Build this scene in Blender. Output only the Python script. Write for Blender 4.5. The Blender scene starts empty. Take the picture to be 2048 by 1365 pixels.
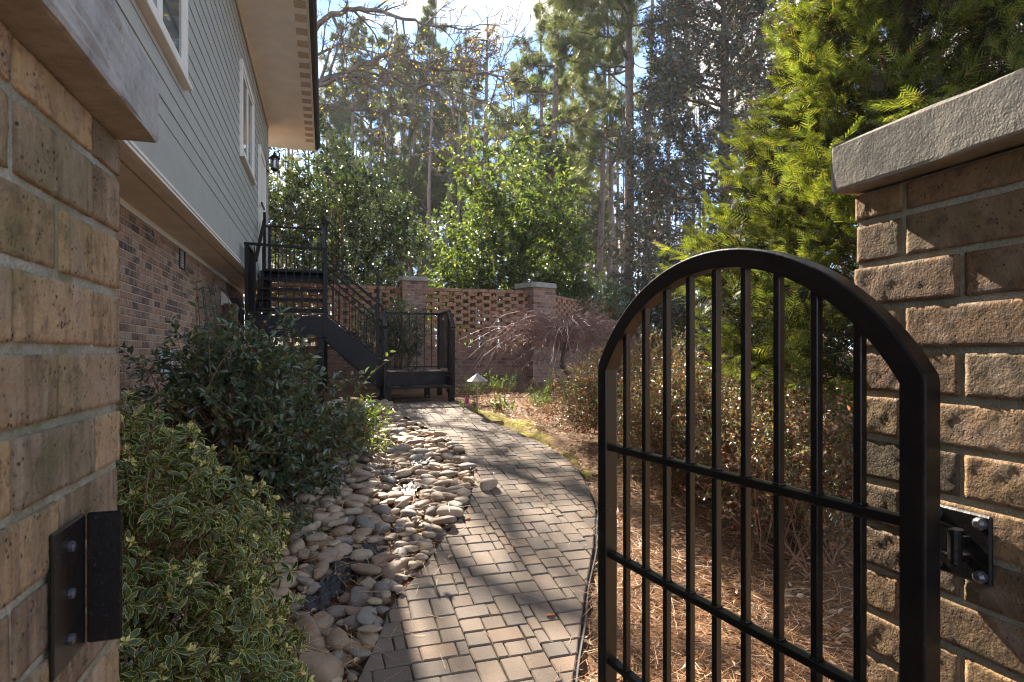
import bpy, bmesh, math, random
import numpy as np
from mathutils import Vector, Matrix

# ------------------------------------------------------------------ camera, sky, sun, exposure
scene = bpy.context.scene
COL = scene.collection
YAW = math.atan(374 / 1200)
CY, SY = math.cos(YAW), math.sin(YAW)
CAM_H = 1.5
cd = bpy.data.cameras.new('camera'); cam = bpy.data.objects.new('camera', cd); COL.objects.link(cam)
cd.sensor_width = 36; cd.lens = 36 * 1200 / 2048
cd.shift_y = 24.5 / 2048
cd.clip_start = .05; cd.clip_end = 2000
cam.location = (0, 0, CAM_H); cam.rotation_euler = (math.pi / 2, 0, -YAW)
cd.dof.use_dof = True; cd.dof.focus_distance = 6.0; cd.dof.aperture_fstop = 16
scene.camera = cam

SUN_EL, SUN_AZ = math.radians(37), math.radians(-3.6)      # azimuth from +Y, positive towards +X
w = bpy.data.worlds.new('World'); scene.world = w; w.use_nodes = True
wt = w.node_tree; wt.nodes.clear()
def wn(t, **k):
    n = wt.nodes.new(t)
    for a, b in k.items(): setattr(n, a, b)
    return n
wo = wn('ShaderNodeOutputWorld'); bg = wn('ShaderNodeBackground'); sky = wn('ShaderNodeTexSky')
sky.sky_type = 'NISHITA'; sky.sun_disc = False
sky.sun_elevation = SUN_EL; sky.sun_rotation = SUN_AZ; sky.air_density = .3; sky.dust_density = 0; sky.ozone_density = 6.0
tc = wn('ShaderNodeTexCoord'); mp = wn('ShaderNodeMapping'); mp.inputs['Scale'].default_value = (1, 1, 2.2); mp.inputs['Location'].default_value = (.4, 1.7, .3)
nz = wn('ShaderNodeTexNoise'); nz.inputs['Scale'].default_value = 3.2; nz.inputs['Detail'].default_value = 7; nz.inputs['Roughness'].default_value = .6
cr = wn('ShaderNodeValToRGB'); cr.color_ramp.elements[0].position = .485; cr.color_ramp.elements[1].position = .67
cr.color_ramp.elements[0].color = (0, 0, 0, 1); cr.color_ramp.elements[1].color = (.85, .85, .85, 1)
mx = wn('ShaderNodeMix', data_type='RGBA'); mx.inputs[7].default_value = (2.35, 2.3, 2.2, 1)
L = wt.links.new
L(tc.outputs['Generated'], mp.inputs[0]); L(mp.outputs[0], nz.inputs[0]); L(nz.outputs[0], cr.inputs[0]); L(cr.outputs[0], mx.inputs[0])
L(sky.outputs[0], mx.inputs[6]); tint = wn('ShaderNodeMix', data_type='RGBA', blend_type='MULTIPLY'); tint.inputs[0].default_value = 1; tint.inputs[7].default_value = (1.18, 1.02, .78, 1)
L(mx.outputs[2], tint.inputs[6]); L(tint.outputs[2], bg.inputs[0]); L(bg.outputs[0], wo.inputs[0])
bg.inputs[1].default_value = .15

sd = bpy.data.lights.new('sun', 'SUN'); sun = bpy.data.objects.new('sun', sd); COL.objects.link(sun)
sd.energy = 3.7; sd.angle = math.radians(.53); sd.color = (1, .895, .77)
sdir = Vector((math.sin(SUN_AZ) * math.cos(SUN_EL), math.cos(SUN_AZ) * math.cos(SUN_EL), math.sin(SUN_EL)))
sun.rotation_euler = sdir.to_track_quat('Z', 'Y').to_euler(); sun.location = (0, 30, 40)

vs = scene.view_settings
vs.view_transform = 'Standard'; vs.look = 'None'; vs.gamma = 1; vs.use_curve_mapping = False; vs.exposure = 2.78
scene.cycles.use_denoising = True; scene.cycles.filter_width = 1.1
scene.cycles.max_bounces = 8; scene.cycles.diffuse_bounces = 4; scene.cycles.glossy_bounces = 3
scene.cycles.transmission_bounces = 4; scene.cycles.transparent_max_bounces = 6
scene.cycles.sample_clamp_indirect = 6
scene.render.resolution_x = 1024; scene.render.resolution_y = 682

# ------------------------------------------------------------------ helpers
rng = np.random.default_rng(7)
YK = np.array([-5, 0, 1.5, 2.67, 4.75, 7, 8.96, 10, 13.5, 20, 40, 100, 600.]); ZK = np.array([-.3, -.2, -.1, 0, .33, .6, .77, .8, .78, .75, .9, 2, 3.])
def G(y):
    y = np.asarray(y, float)
    return sum(np.interp(y + o, YK, ZK) for o in (-.5, -.25, 0, .25, .5)) / 5
def at(px, py, D):
    """pixel of the 2048 px photograph at depth D (m) -> world point"""
    r = (px - 1024) / 1200 * D
    return np.array([r * CY + D * SY, -r * SY + D * CY, CAM_H + (707 - py) / 1200 * D])
def unit(v):
    return v / np.maximum(np.linalg.norm(v, axis=-1, keepdims=True), 1e-9)
def tag(o, label=None, cat=None, group=None, kind=None):
    for k, v in (('label', label), ('category', cat), ('group', group), ('kind', kind)):
        if v: o[k] = v
    return o
def thing(name, label, cat, loc=(0, 0, 0), group=None):
    o = bpy.data.objects.new(name, None); COL.objects.link(o)
    o.location = [float(v) for v in loc]; o.empty_display_size = .1
    return tag(o, label, cat, group)
def root_loc(p):
    v = np.zeros(3)
    while p is not None:
        v += np.array(p.location); p = p.parent
    return v
def mesh(name, V, faces=None, quads=None, tris=None, uv=None, mat=None, smooth=False):
    me = bpy.data.meshes.new(name)
    V = np.asarray(V, np.float32).reshape(-1, 3)
    if faces is not None:
        me.from_pydata([tuple(map(float, v)) for v in V], [], [tuple(int(i) for i in f) for f in faces])
    else:
        q = np.zeros((0, 4), int) if quads is None else np.asarray(quads).reshape(-1, 4)
        t = np.zeros((0, 3), int) if tris is None else np.asarray(tris).reshape(-1, 3)
        loops = np.concatenate([q.ravel(), t.ravel()]).astype(np.int32)
        tot = np.concatenate([np.full(len(q), 4), np.full(len(t), 3)]).astype(np.int32)
        st = np.concatenate([[0], np.cumsum(tot)[:-1]]).astype(np.int32)
        me.vertices.add(len(V)); me.vertices.foreach_set('co', V.ravel())
        me.loops.add(len(loops)); me.loops.foreach_set('vertex_index', loops)
        me.polygons.add(len(tot)); me.polygons.foreach_set('loop_start', st); me.polygons.foreach_set('loop_total', tot)
        if uv is not None:
            l = me.uv_layers.new(name='uv'); l.data.foreach_set('uv', np.asarray(uv, np.float32)[loops].ravel())
        me.update(calc_edges=True)
    me.polygons.foreach_set('use_smooth', np.full(len(me.polygons), bool(smooth)))
    if mat: me.materials.append(mat)
    me.update()
    return me
def link(name, me, parent=None, loc=(0, 0, 0), rot=None, scale=None):
    o = bpy.data.objects.new(name, me); COL.objects.link(o)
    o.location = [float(v) for v in loc]
    if rot is not None: o.rotation_euler = [float(v) for v in rot]
    if scale is not None: o.scale = [float(v) for v in scale]
    if parent is not None: o.parent = parent
    return o
class MB:
    """collects shapes given in world coordinates; build() links ONE mesh object"""
    def __init__(s): s.V = []; s.Q = []; s.T = []; s.n = 0; s.U = []
    def add(s, V, Q=None, T=None, U=None):
        V = np.asarray(V, float).reshape(-1, 3)
        s.V.append(V)
        if Q is not None and len(Q): s.Q.append(np.asarray(Q).reshape(-1, 4) + s.n)
        if T is not None and len(T): s.T.append(np.asarray(T).reshape(-1, 3) + s.n)
        s.U.append(np.zeros((len(V), 2)) if U is None else np.asarray(U, float))
        s.n += len(V); return s
    def box(s, a, b, ch=0, R=None, o=(0, 0, 0)):
        V, Q, T = box_geo(a, b, ch)
        if R is not None: V = V @ np.asarray(R).T
        return s.add(V + np.asarray(o, float), Q, T)
    def tube(s, pts, rad, n=6, cap=False):
        pts = np.asarray(pts, float); k = len(pts)
        rad = np.broadcast_to(np.asarray(rad, float), (k,))
        t = unit(np.gradient(pts, axis=0))
        ref = np.array([0, 0, 1.]) if abs(t[:, 2]).mean() < .8 else np.array([1., 0, 0])
        a = unit(np.cross(t, ref)); b = np.cross(t, a)
        th = np.arange(n) / n * 2 * np.pi
        V = pts[:, None] + rad[:, None, None] * (np.cos(th)[None, :, None] * a[:, None] + np.sin(th)[None, :, None] * b[:, None])
        i = np.arange(k - 1)[:, None] * n; j = np.arange(n)[None]; j2 = (j + 1) % n
        Q = np.stack([i + j, i + j2, i + n + j2, i + n + j], -1).reshape(-1, 4)
        V = V.reshape(-1, 3); T = []
        if cap:
            V = np.vstack([V, pts[:1], pts[-1:]]); m = k * n
            T = [(m, (q + 1) % n, q) for q in range(n)] + [(m + 1, (k - 1) * n + q, (k - 1) * n + (q + 1) % n) for q in range(n)]
        return s.add(V, Q, T)
    def bar(s, p0, p1, wx, wz, side=None, ch=0):
        """rectangular bar from p0 to p1; wx across (along side), wz the other way"""
        p0 = np.asarray(p0, float); p1 = np.asarray(p1, float); d = unit(p1 - p0)
        if side is None: side = np.cross(d, [0, 0, 1.]) if abs(d[2]) < .95 else np.array([1., 0, 0])
        a = unit(np.asarray(side, float) - np.dot(side, d) * d); b = np.cross(d, a)
        V, Q, T = box_geo((-wx / 2, -wz / 2, 0), (wx / 2, wz / 2, np.linalg.norm(p1 - p0)), ch)
        return s.add(V[:, :1] * a + V[:, 1:2] * b + V[:, 2:] * d + p0, Q, T)
    def prism(s, pts, h0, h1):
        """outline in 3D at pts + extrude vector h0..h1"""
        pts = np.asarray(pts, float); n = len(pts); h0 = np.asarray(h0, float); h1 = np.asarray(h1, float)
        V = np.vstack([pts + h0, pts + h1])
        Q = [(i, (i + 1) % n, n + (i + 1) % n, n + i) for i in range(n)]
        T = [(0, i + 1, i) for i in range(1, n - 1)] + [(n, n + i, n + i + 1) for i in range(1, n - 1)]
        return s.add(V, Q, T)
    def build(s, name, mat, parent=None, smooth=False, uv=False):
        V = np.vstack(s.V) - root_loc(parent)
        me = mesh(name, V, quads=np.vstack(s.Q) if s.Q else None, tris=np.vstack(s.T) if s.T else None,
                  uv=np.vstack(s.U) if uv else None, mat=mat, smooth=smooth)
        return link(name, me, parent)
def box_geo(a, b, ch=0):
    a = np.asarray(a, float); b = np.asarray(b, float)
    if ch <= 0:
        V = np.array([[(a, b)[i][0], (a, b)[j][1], (a, b)[k][2]] for i in (0, 1) for j in (0, 1) for k in (0, 1)])
        Q = [(0, 1, 3, 2), (4, 6, 7, 5), (0, 4, 5, 1), (2, 3, 7, 6), (0, 2, 6, 4), (1, 5, 7, 3)]
        return V, np.array(Q), []
    c, h = (a + b) / 2, (b - a) / 2
    V = []; idx = {}
    for sx in (-1, 1):
        for sy in (-1, 1):
            for sz in (-1, 1):
                s = np.array([sx, sy, sz])
                for ax in range(3):
                    hh = h - ch; hh[ax] = h[ax]
                    idx[(sx, sy, sz, ax)] = len(V); V.append(c + s * hh)
    Q, T = [], []
    for ax in range(3):
        o = [i for i in range(3) if i != ax]
        for sg in (-1, 1):
            f = []
            for u, v in ((-1, -1), (1, -1), (1, 1), (-1, 1)):
                k = [0, 0, 0]; k[ax] = sg; k[o[0]] = u; k[o[1]] = v; f.append(idx[(*k, ax)])
            Q.append(f)
    for a0 in range(3):
        for a1 in range(a0 + 1, 3):
            o = 3 - a0 - a1
            for s0 in (-1, 1):
                for s1 in (-1, 1):
                    f = []
                    for q, so in ((a0, -1), (a0, 1), (a1, 1), (a1, -1)):
                        k = [0, 0, 0]; k[a0] = s0; k[a1] = s1; k[o] = so; f.append(idx[(*k, q)])
                    Q.append(f)
    for sx in (-1, 1):
        for sy in (-1, 1):
            for sz in (-1, 1): T.append([idx[(sx, sy, sz, q)] for q in range(3)])
    V = np.array(V)
    def fix(f):
        p = V[list(f)]; n = np.cross(p[1] - p[0], p[2] - p[0])
        return list(f) if np.dot(n, p.mean(0) - c) > 0 else list(f)[::-1]
    return V, np.array([fix(f) for f in Q]), np.array([fix(f) for f in T])

# ------------------------------------------------------------------ materials
class NT:
    def __init__(s, name):
        s.m = bpy.data.materials.new(name); s.m.use_nodes = True; s.t = s.m.node_tree; s.t.nodes.clear()
        s.out = s.n('ShaderNodeOutputMaterial')
    def n(s, t, **k):
        x = s.t.nodes.new(t)
        for a, b in k.items(): setattr(x, a, b)
        return x
    def l(s, a, b): s.t.links.new(a, b)
    def set(s, sock, v):
        if hasattr(v, 'is_output') or isinstance(v, bpy.types.NodeSocket): s.l(v, sock)
        elif isinstance(v, tuple) and len(v) == 3: sock.default_value = (*v, 1)
        else: sock.default_value = v
    def coord(s, kind='Object', scale=(1, 1, 1)):
        c = s.n('ShaderNodeTexCoord'); m = s.n('ShaderNodeMapping'); m.inputs['Scale'].default_value = scale
        s.l(c.outputs[kind], m.inputs[0]); return m.outputs[0]
    def wcoord(s, scale=(1, 1, 1)):
        c = s.n('ShaderNodeNewGeometry'); m = s.n('ShaderNodeMapping'); m.inputs['Scale'].default_value = scale
        s.l(c.outputs['Position'], m.inputs[0]); return m.outputs[0]
    def noise(s, vec, scale, detail=4, rough=.55, out=0):
        x = s.n('ShaderNodeTexNoise'); x.inputs['Scale'].default_value = scale; x.inputs['Detail'].default_value = detail; x.inputs['Roughness'].default_value = rough
        if vec is not None: s.l(vec, x.inputs['Vector'])
        return x.outputs[out]
    def ramp(s, f, stops, const=False):
        x = s.n('ShaderNodeValToRGB'); r = x.color_ramp
        if const: r.interpolation = 'CONSTANT'
        while len(r.elements) < len(stops): r.elements.new(.5)
        for e, (p, c) in zip(r.elements, stops):
            e.position = p; e.color = (c, c, c, 1) if not isinstance(c, tuple) else (*c, 1)
        s.l(f, x.inputs[0]); return x.outputs[0]
    def mix(s, f, a, b, mode='MIX'):
        x = s.n('ShaderNodeMix', data_type='RGBA', blend_type=mode)
        s.set(x.inputs[0], f); s.set(x.inputs[6], a); s.set(x.inputs[7], b); return x.outputs[2]
    def math(s, op, a, b=0.):
        x = s.n('ShaderNodeMath', operation=op); s.set(x.inputs[0], a); s.set(x.inputs[1], b); return x.outputs[0]
    def rand(s, island=True):
        """one random number per object and per loose piece of it"""
        o = s.n('ShaderNodeObjectInfo').outputs['Random']
        if not island: return o
        return s.math('FRACT', s.math('ADD', o, s.n('ShaderNodeNewGeometry').outputs['Random Per Island']))
    def bump(s, h, strength=.5, dist=.01, normal=None):
        x = s.n('ShaderNodeBump'); x.inputs['Strength'].default_value = strength; x.inputs['Distance'].default_value = dist
        s.l(h, x.inputs['Height'])
        if normal is not None: s.l(normal, x.inputs['Normal'])
        return x.outputs[0]
    def bsdf(s, color, rough=.6, spec=.5, normal=None, metal=0, **kw):
        b = s.n('ShaderNodeBsdfPrincipled')
        s.set(b.inputs['Base Color'], color); s.set(b.inputs['Roughness'], rough); s.set(b.inputs['Specular IOR Level'], spec); s.set(b.inputs['Metallic'], metal)
        if normal is not None: s.l(normal, b.inputs['Normal'])
        for k, v in kw.items(): s.set(b.inputs[k], v)
        return b.outputs[0]
    def done(s, sh): s.l(sh, s.out.inputs[0]); return s.m

def leaf_mat(name, stops, rough=.35, spec=.5, tr=.35, trcol=None, trmul=1.6, var=.6):
    """stops: colours over the random number of each leaf"""
    n = NT(name); f = n.n('ShaderNodeNewGeometry').outputs['Random Per Island']
    c = n.ramp(f, stops)
    tcol = n.mix(1, c, trcol if trcol else (trmul, trmul * 1.05, trmul * .55), 'MULTIPLY')
    r = n.math('ADD', n.math('MULTIPLY', n.math('FRACT', n.math('MULTIPLY', f, 17.3)), .25), rough - .1)
    p = n.bsdf(c, r, spec)
    t = n.n('ShaderNodeBsdfTranslucent'); n.l(tcol, t.inputs[0])
    m = n.n('ShaderNodeMixShader'); m.inputs[0].default_value = tr; n.l(p, m.inputs[1]); n.l(t.outputs[0], m.inputs[2])
    return n.done(m.outputs[0])
def brick_mat(name, stops, scale=1., bump=.6, algae=0., dist=.006, streak=0.):
    n = NT(name); r = n.rand(); v = n.wcoord()
    c = n.ramp(r, stops)
    n1 = n.noise(v, 38 * scale, 6, .65); n2 = n.noise(v, 160 * scale, 3, .6); n3 = n.noise(v, 9 * scale, 4)
    c = n.mix(n.ramp(n1, [(.50, .0), (.64, .9)]), c, n.mix(.62, c, (.06, .04, .03)))
    c = n.mix(n.ramp(n3, [(.52, .0), (.66, .45)]), c, (.36, .27, .2))
    if streak:
        sv = n.wcoord((60, 60, 7)); c = n.mix(n.ramp(n.noise(sv, 1, 3), [(.5, 0.), (.66, streak)]), c, (.36, .27, .18))
        c = n.mix(n.ramp(n.noise(n.wcoord((45, 45, 5)), 1, 4), [(.52, 0.), (.66, streak)]), c, (.09, .06, .04))
    if algae:
        c = n.mix(n.ramp(n.noise(v, 5, 5, .7), [(.5, 0.), (.72, algae)]), c, (.10, .10, .03))
    vo = n.n('ShaderNodeTexVoronoi'); vo.inputs['Scale'].default_value = 95 * scale; n.l(v, vo.inputs['Vector'])
    pit = n.math('MULTIPLY', n.ramp(vo.outputs['Distance'], [(.08, 0.), (.3, 1.)]), n.ramp(n.noise(v, 24 * scale, 2), [(.42, 0.), (.5, 1.)]))
    pit = n.math('SUBTRACT', 1., n.math('MULTIPLY', n.math('SUBTRACT', 1., n.ramp(vo.outputs['Distance'], [(.1, 0.), (.32, 1.)])), n.ramp(n.noise(v, 30 * scale, 2), [(.5, 0.), (.58, 1.)])))
    h = n.math('ADD', n.math('ADD', n.math('MULTIPLY', n1, 1.), n.math('MULTIPLY', n2, .35)), n.math('MULTIPLY', pit, .25))
    c = n.mix(n.math('SUBTRACT', 1., pit), c, (.03, .02, .015))
    return n.done(n.bsdf(c, .9, .25, n.bump(h, bump, dist)))
def mortar_mat(name, col, algae=.0, bump=.6):
    n = NT(name); v = n.wcoord()
    a = n.noise(v, 260, 3, .6); b = n.noise(v, 14, 4)
    c = n.mix(n.ramp(a, [(.3, 0.), (.7, 1.)]), tuple(x * .7 for x in col), tuple(min(1, x * 1.2) for x in col))
    c = n.mix(n.ramp(b, [(.45, 0.), (.7, .6)]), c, tuple(x * .55 for x in col))
    if algae: c = n.mix(n.ramp(n.noise(v, 6, 5, .7), [(.42, 0.), (.62, algae)]), c, (.13, .12, .03))
    return n.done(n.bsdf(c, .95, .2, n.bump(n.math('ADD', a, b), bump, .006)))
def plain(name, col, rough=.5, spec=.5, bump=0, bscale=80, var=.12, metal=0, dist=.002):
    n = NT(name); v = n.wcoord()
    a = n.noise(v, bscale, 4, .6); b = n.noise(v, bscale * .08 + 1, 4)
    c = n.mix(n.ramp(b, [(.35, 0.), (.7, 1.)]), tuple(x * (1 - var) for x in col), tuple(min(1, x * (1 + var)) for x in col))
    r = n.math('ADD', n.math('MULTIPLY', a, .2), rough - .1)
    return n.done(n.bsdf(c, r, spec, n.bump(a, bump, dist) if bump else None, metal))
def stone_cap_mat(name, col):
    n = NT(name); v = n.wcoord()
    a = n.noise(v, 14, 6, .65); b = n.noise(v, 300, 2); d = n.noise(v, 55, 4, .7)
    c = n.mix(n.ramp(a, [(.35, 0.), (.68, 1.)]), tuple(x * .62 for x in col), col)
    c = n.mix(n.ramp(d, [(.55, 0.), (.75, .55)]), c, (.10, .095, .06))
    return n.done(n.bsdf(c, .92, .25, n.bump(n.math('ADD', n.math('MULTIPLY', b, .5), d), .5, .004)))
M = {}
M['pillar_brick'] = brick_mat('pillar brick', [(0, (.15, .09, .048)), (.2, (.28, .165, .078)), (.4, (.115, .073, .043)), (.6, (.32, .19, .09)), (.8, (.19, .132, .078)), (1, (.085, .057, .038))], bump=.9, algae=.5, dist=.006, scale=1.5)
M['weathered_brick'] = brick_mat('weathered brick', [(0, (.29, .19, .10)), (.22, (.43, .275, .135)), (.4, (.16, .11, .07)), (.6, (.40, .265, .14)), (.8, (.47, .30, .15)), (.9, (.24, .175, .115)), (1, (.12, .083, .055))], bump=1., algae=.6, streak=.45, dist=.006, scale=1.3)
M['mortar'] = mortar_mat('mossy mortar', (.37, .335, .255), algae=.6)
M['house_brick'] = brick_mat('house brick', [(0, (.30, .16, .09)), (.3, (.35, .19, .105)), (.52, (.41, .26, .16)), (.62, (.32, .175, .10)), (.8, (.12, .07, .05)), (.9, (.085, .052, .042)), (1, (.29, .16, .095))], bump=.25, streak=.5)
M['house_mortar'] = mortar_mat('house mortar', (.42, .37, .31), bump=.3)
M['screen_brick'] = brick_mat('screen brick', [(0, (.29, .145, .08)), (.5, (.36, .185, .105)), (.75, (.32, .16, .09)), (1, (.24, .12, .07))], bump=.2)
M['wall_brick'] = brick_mat('garden wall brick', [(0, (.24, .13, .085)), (.4, (.32, .17, .11)), (.7, (.19, .105, .075)), (.9, (.10, .06, .05)), (1, (.26, .14, .1))], bump=.2)
M['wall_mortar'] = mortar_mat('garden wall mortar', (.33, .27, .21), bump=.2)
M['cap'] = stone_cap_mat('cast stone cap', (.36, .325, .265))
M['cap_light'] = stone_cap_mat('pale cast stone', (.42, .40, .36))
def gate_mat():
    n = NT('black gate paint'); v = n.wcoord(); a = n.noise(v, 60, 5, .65); b = n.noise(v, 230, 2); d = n.noise(v, 7, 5, .7)
    c = n.mix(n.ramp(b, [(.66, 0.), (.74, .7)]), (.006, .0055, .0055), (.07, .06, .05))
    c = n.mix(n.ramp(d, [(.52, 0.), (.75, .5)]), c, (.03, .024, .018))
    r = n.math('ADD', n.math('MULTIPLY', d, .35), .16)
    return n.done(n.bsdf(c, r, .4, n.bump(n.math('ADD', a, n.math('MULTIPLY', b, .5)), .35, .0015)))
M['gate'] = gate_mat()
M['stair'] = plain('dark brown stair paint', (.014, .0095, .0075), .36, .14, .1, 50, .25)
M['siding'] = plain('pale grey green siding paint', (.36, .35, .30), .55, .35, .08, 40, .05)
M['trim'] = plain('cream trim paint', (.70, .66, .57), .5, .35, .05, 40, .05)
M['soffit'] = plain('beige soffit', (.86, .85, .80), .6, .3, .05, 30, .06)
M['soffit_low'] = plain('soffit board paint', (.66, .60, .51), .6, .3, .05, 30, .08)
M['vent'] = plain('soffit vent', (.52, .47, .39), .6, .3, 0, 30, .1)
M['dark'] = plain('dark metal', (.03, .022, .018), .5, .4, 0, 30, .2)
M['roof'] = plain('roof shingle', (.10, .09, .085), .9, .2, .5, 60, .3)
M['bark_pine'] = brick_mat('pine bark', [(0, (.20, .15, .12)), (1, (.26, .20, .16))], .25, .8, 0, .03)
M['bark'] = plain('grey brown bark', (.14, .105, .08), .9, .2, .8, 30, .35, dist=.01)
M['bark_oak'] = plain('oak bark', (.17, .14, .115), .9, .2, .8, 25, .35, dist=.02)
M['twig'] = plain('maple twig', (.26, .155, .12), .7, .4, .2, 40, .35)
M['stem'] = plain('shrub stem', (.22, .115, .065), .8, .3, .2, 60, .3)
def glass_mat():
    n = NT('window glass'); return n.done(n.bsdf((.10, .12, .12), .04, .9))
M['glass'] = glass_mat()
def lamp_glass():
    n = NT('lantern glass'); return n.done(n.bsdf((.5, .5, .45), .1, .6, None, 0, **{'Transmission Weight': .8}))
M['lamp_glass'] = lamp_glass()
def ground_mat():
    n = NT('forest soil'); v = n.wcoord()
    a = n.noise(v, 3, 6, .6); b = n.noise(v, 60, 4, .7); d = n.noise(v, .6, 4)
    c = n.ramp(b, [(.3, (.05, .03, .018)), (.5, (.17, .09, .045)), (.66, (.28, .155, .08)), (.8, (.38, .24, .14))])
    c = n.mix(n.ramp(d, [(.4, 0.), (.65, .5)]), c, (.20, .15, .10))
    return n.done(n.bsdf(c, .95, .2, n.bump(n.math('ADD', a, b), .8, .02)))
M['ground'] = ground_mat()
def paver_mat():
    n = NT('concrete paver'); r = n.rand(); v = n.wcoord()
    c = n.ramp(r, [(0, (.155, .122, .092)), (.22, (.20, .153, .112)), (.4, (.125, .105, .088)), (.55, (.212, .145, .098)), (.7, (.168, .138, .11)), (.85, (.22, .163, .117)), (1, (.11, .094, .078))])
    g = n.noise(v, 420, 2, .6); b = n.noise(v, 9, 5, .6); d = n.noise(v, 90, 3)
    c = n.mix(n.ramp(g, [(.36, .55), (.5, 0.)]), c, (.08, .065, .05))
    c = n.mix(n.ramp(g, [(.58, 0.), (.72, .55)]), c, (.38, .32, .25))
    c = n.mix(n.ramp(b, [(.5, 0.), (.75, .35)]), c, (.15, .12, .09))
    return n.done(n.bsdf(c, .88, .3, n.bump(n.math('ADD', g, d), .5, .004)))
M['paver'] = paver_mat()
M['joint'] = plain('joint sand', (.07, .055, .035), .95, .1, .4, 200, .3)
def rock_mat(name, stops):
    n = NT(name); r = n.rand()
    c = n.ramp(r, stops)
    wv = n.wcoord(); a = n.noise(wv, 22, 5, .6); b = n.noise(wv, 180, 3)
    c = n.mix(n.ramp(a, [(.4, 0.), (.7, .6)]), c, n.mix(.65, c, (.10, .07, .05)))
    c = n.mix(n.ramp(b, [(.58, 0.), (.75, .3)]), c, (.5, .43, .34))
    return n.done(n.bsdf(c, .72, .35, n.bump(n.math('ADD', a, n.math('MULTIPLY', b, .4)), .45, .005)))
M['rock_tan'] = rock_mat('tan river stone', [(0, (.37, .28, .19)), (.5, (.44, .34, .24)), (1, (.31, .235, .16))])
M['rock_grey'] = rock_mat('grey river stone', [(0, (.25, .22, .185)), (.5, (.18, .16, .14)), (1, (.33, .29, .24))])
M['rock_brown'] = rock_mat('brown river stone', [(0, (.26, .18, .115)), (.5, (.32, .22, .14)), (1, (.20, .14, .095))])
def fabric_mat():
    n = NT('black weed barrier'); v = n.wcoord()
    a = n.noise(v, 55, 4, .6)
    return n.done(n.bsdf((.014, .014, .014), .4, .45, n.bump(a, .5, .01)))
M['fabric'] = fabric_mat()
def straw_mat():
    n = NT('pine straw'); f = n.n('ShaderNodeNewGeometry').outputs['Random Per Island']
    c = n.ramp(f, [(0, (.22, .09, .035)), (.3, (.42, .19, .075)), (.6, (.54, .28, .115)), (.85, (.62, .38, .19)), (1, (.68, .5, .33))])
    return n.done(n.bsdf(c, .55, .4))
M['straw'] = straw_mat()
M['litter'] = leaf_mat('dead leaf', [(0, (.22, .10, .04)), (.3, (.36, .2, .10)), (.6, (.5, .34, .2)), (.85, (.42, .30, .20)), (1, (.30, .12, .04))], .5, .4, .15, trmul=1.1)
def moss_mat():
    n = NT('moss'); v = n.wcoord(); a = n.noise(v, 40, 5, .7); b = n.noise(v, 5, 4)
    c = n.mix(n.ramp(a, [(.3, 0.), (.7, 1.)]), (.17, .155, .022), (.38, .33, .05))
    c = n.mix(n.ramp(b, [(.45, 0.), (.62, .8)]), c, (.24, .165, .085))
    return n.done(n.bsdf(c, .95, .1, n.bump(a, 1., .02)))
M['moss'] = moss_mat()
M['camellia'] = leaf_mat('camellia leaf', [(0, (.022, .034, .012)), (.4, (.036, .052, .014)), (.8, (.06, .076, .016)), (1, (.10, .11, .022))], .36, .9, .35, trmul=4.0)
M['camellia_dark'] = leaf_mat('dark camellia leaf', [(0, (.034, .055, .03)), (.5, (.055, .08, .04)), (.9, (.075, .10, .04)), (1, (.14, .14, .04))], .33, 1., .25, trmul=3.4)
M['camellia_shade'] = leaf_mat('shaded camellia leaf', [(0, (.014, .024, .011)), (.5, (.024, .036, .015)), (.9, (.038, .052, .018)), (1, (.09, .10, .025))], .34, 1., .24, trmul=3.6)  # darker camellia copy: the shade on the tree is put into the leaf colour
M['magnolia'] = leaf_mat('magnolia leaf', [(0, (.03, .05, .032)), (.45, (.04, .058, .04)), (.70, (.05, .066, .042)), (.76, (.12, .06, .035)), (1, (.17, .085, .045))], .36, .7, .1, trmul=2.0)
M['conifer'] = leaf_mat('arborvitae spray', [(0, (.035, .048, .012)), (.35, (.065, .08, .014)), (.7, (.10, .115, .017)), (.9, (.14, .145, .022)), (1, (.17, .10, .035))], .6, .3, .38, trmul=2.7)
M['conifer_inner_shade'] = leaf_mat('inner arborvitae spray', [(0, (.02, .026, .01)), (.5, (.035, .042, .014)), (.75, (.05, .04, .018)), (1, (.10, .055, .025))], .7, .2, .15, trmul=1.6)  # browner inner sprays, darkened so the crown's shade sits in their colour
M['loropetalum'] = leaf_mat('loropetalum leaf', [(0, (.045, .06, .028)), (.4, (.075, .085, .035)), (.58, (.11, .055, .04)), (.8, (.18, .07, .05)), (.9, (.15, .14, .03)), (1, (.38, .10, .05))], .36, .7, .3, trmul=2.6)
M['needle'] = leaf_mat('pine needle', [(0, (.045, .065, .025)), (.5, (.075, .095, .035)), (.85, (.11, .12, .05)), (1, (.20, .13, .06))], .45, .4, .35, trmul=2.4)
M['oak_leaf'] = leaf_mat('yellow oak leaf', [(0, (.35, .24, .03)), (.6, (.5, .38, .04)), (1, (.3, .15, .05))], .5, .3, .5, trmul=1.5)
M['brown_leaf'] = leaf_mat('brown oak leaf', [(0, (.16, .10, .055)), (.6, (.24, .16, .085)), (1, (.14, .12, .05))], .55, .3, .4, trmul=1.7)
M['maple_leaf'] = leaf_mat('dry maple leaf', [(0, (.30, .12, .05)), (1, (.42, .2, .09))], .5, .3, .4, trmul=1.5)
M['hazy_wood_leaf'] = leaf_mat('far woods leaf', [(0, (.08, .085, .055)), (.4, (.12, .12, .075)), (.75, (.16, .14, .10)), (1, (.20, .16, .12))], .6, .3, .3, trmul=1.6)  # pale greyed tones put the haze of distance into the leaf colour
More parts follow.
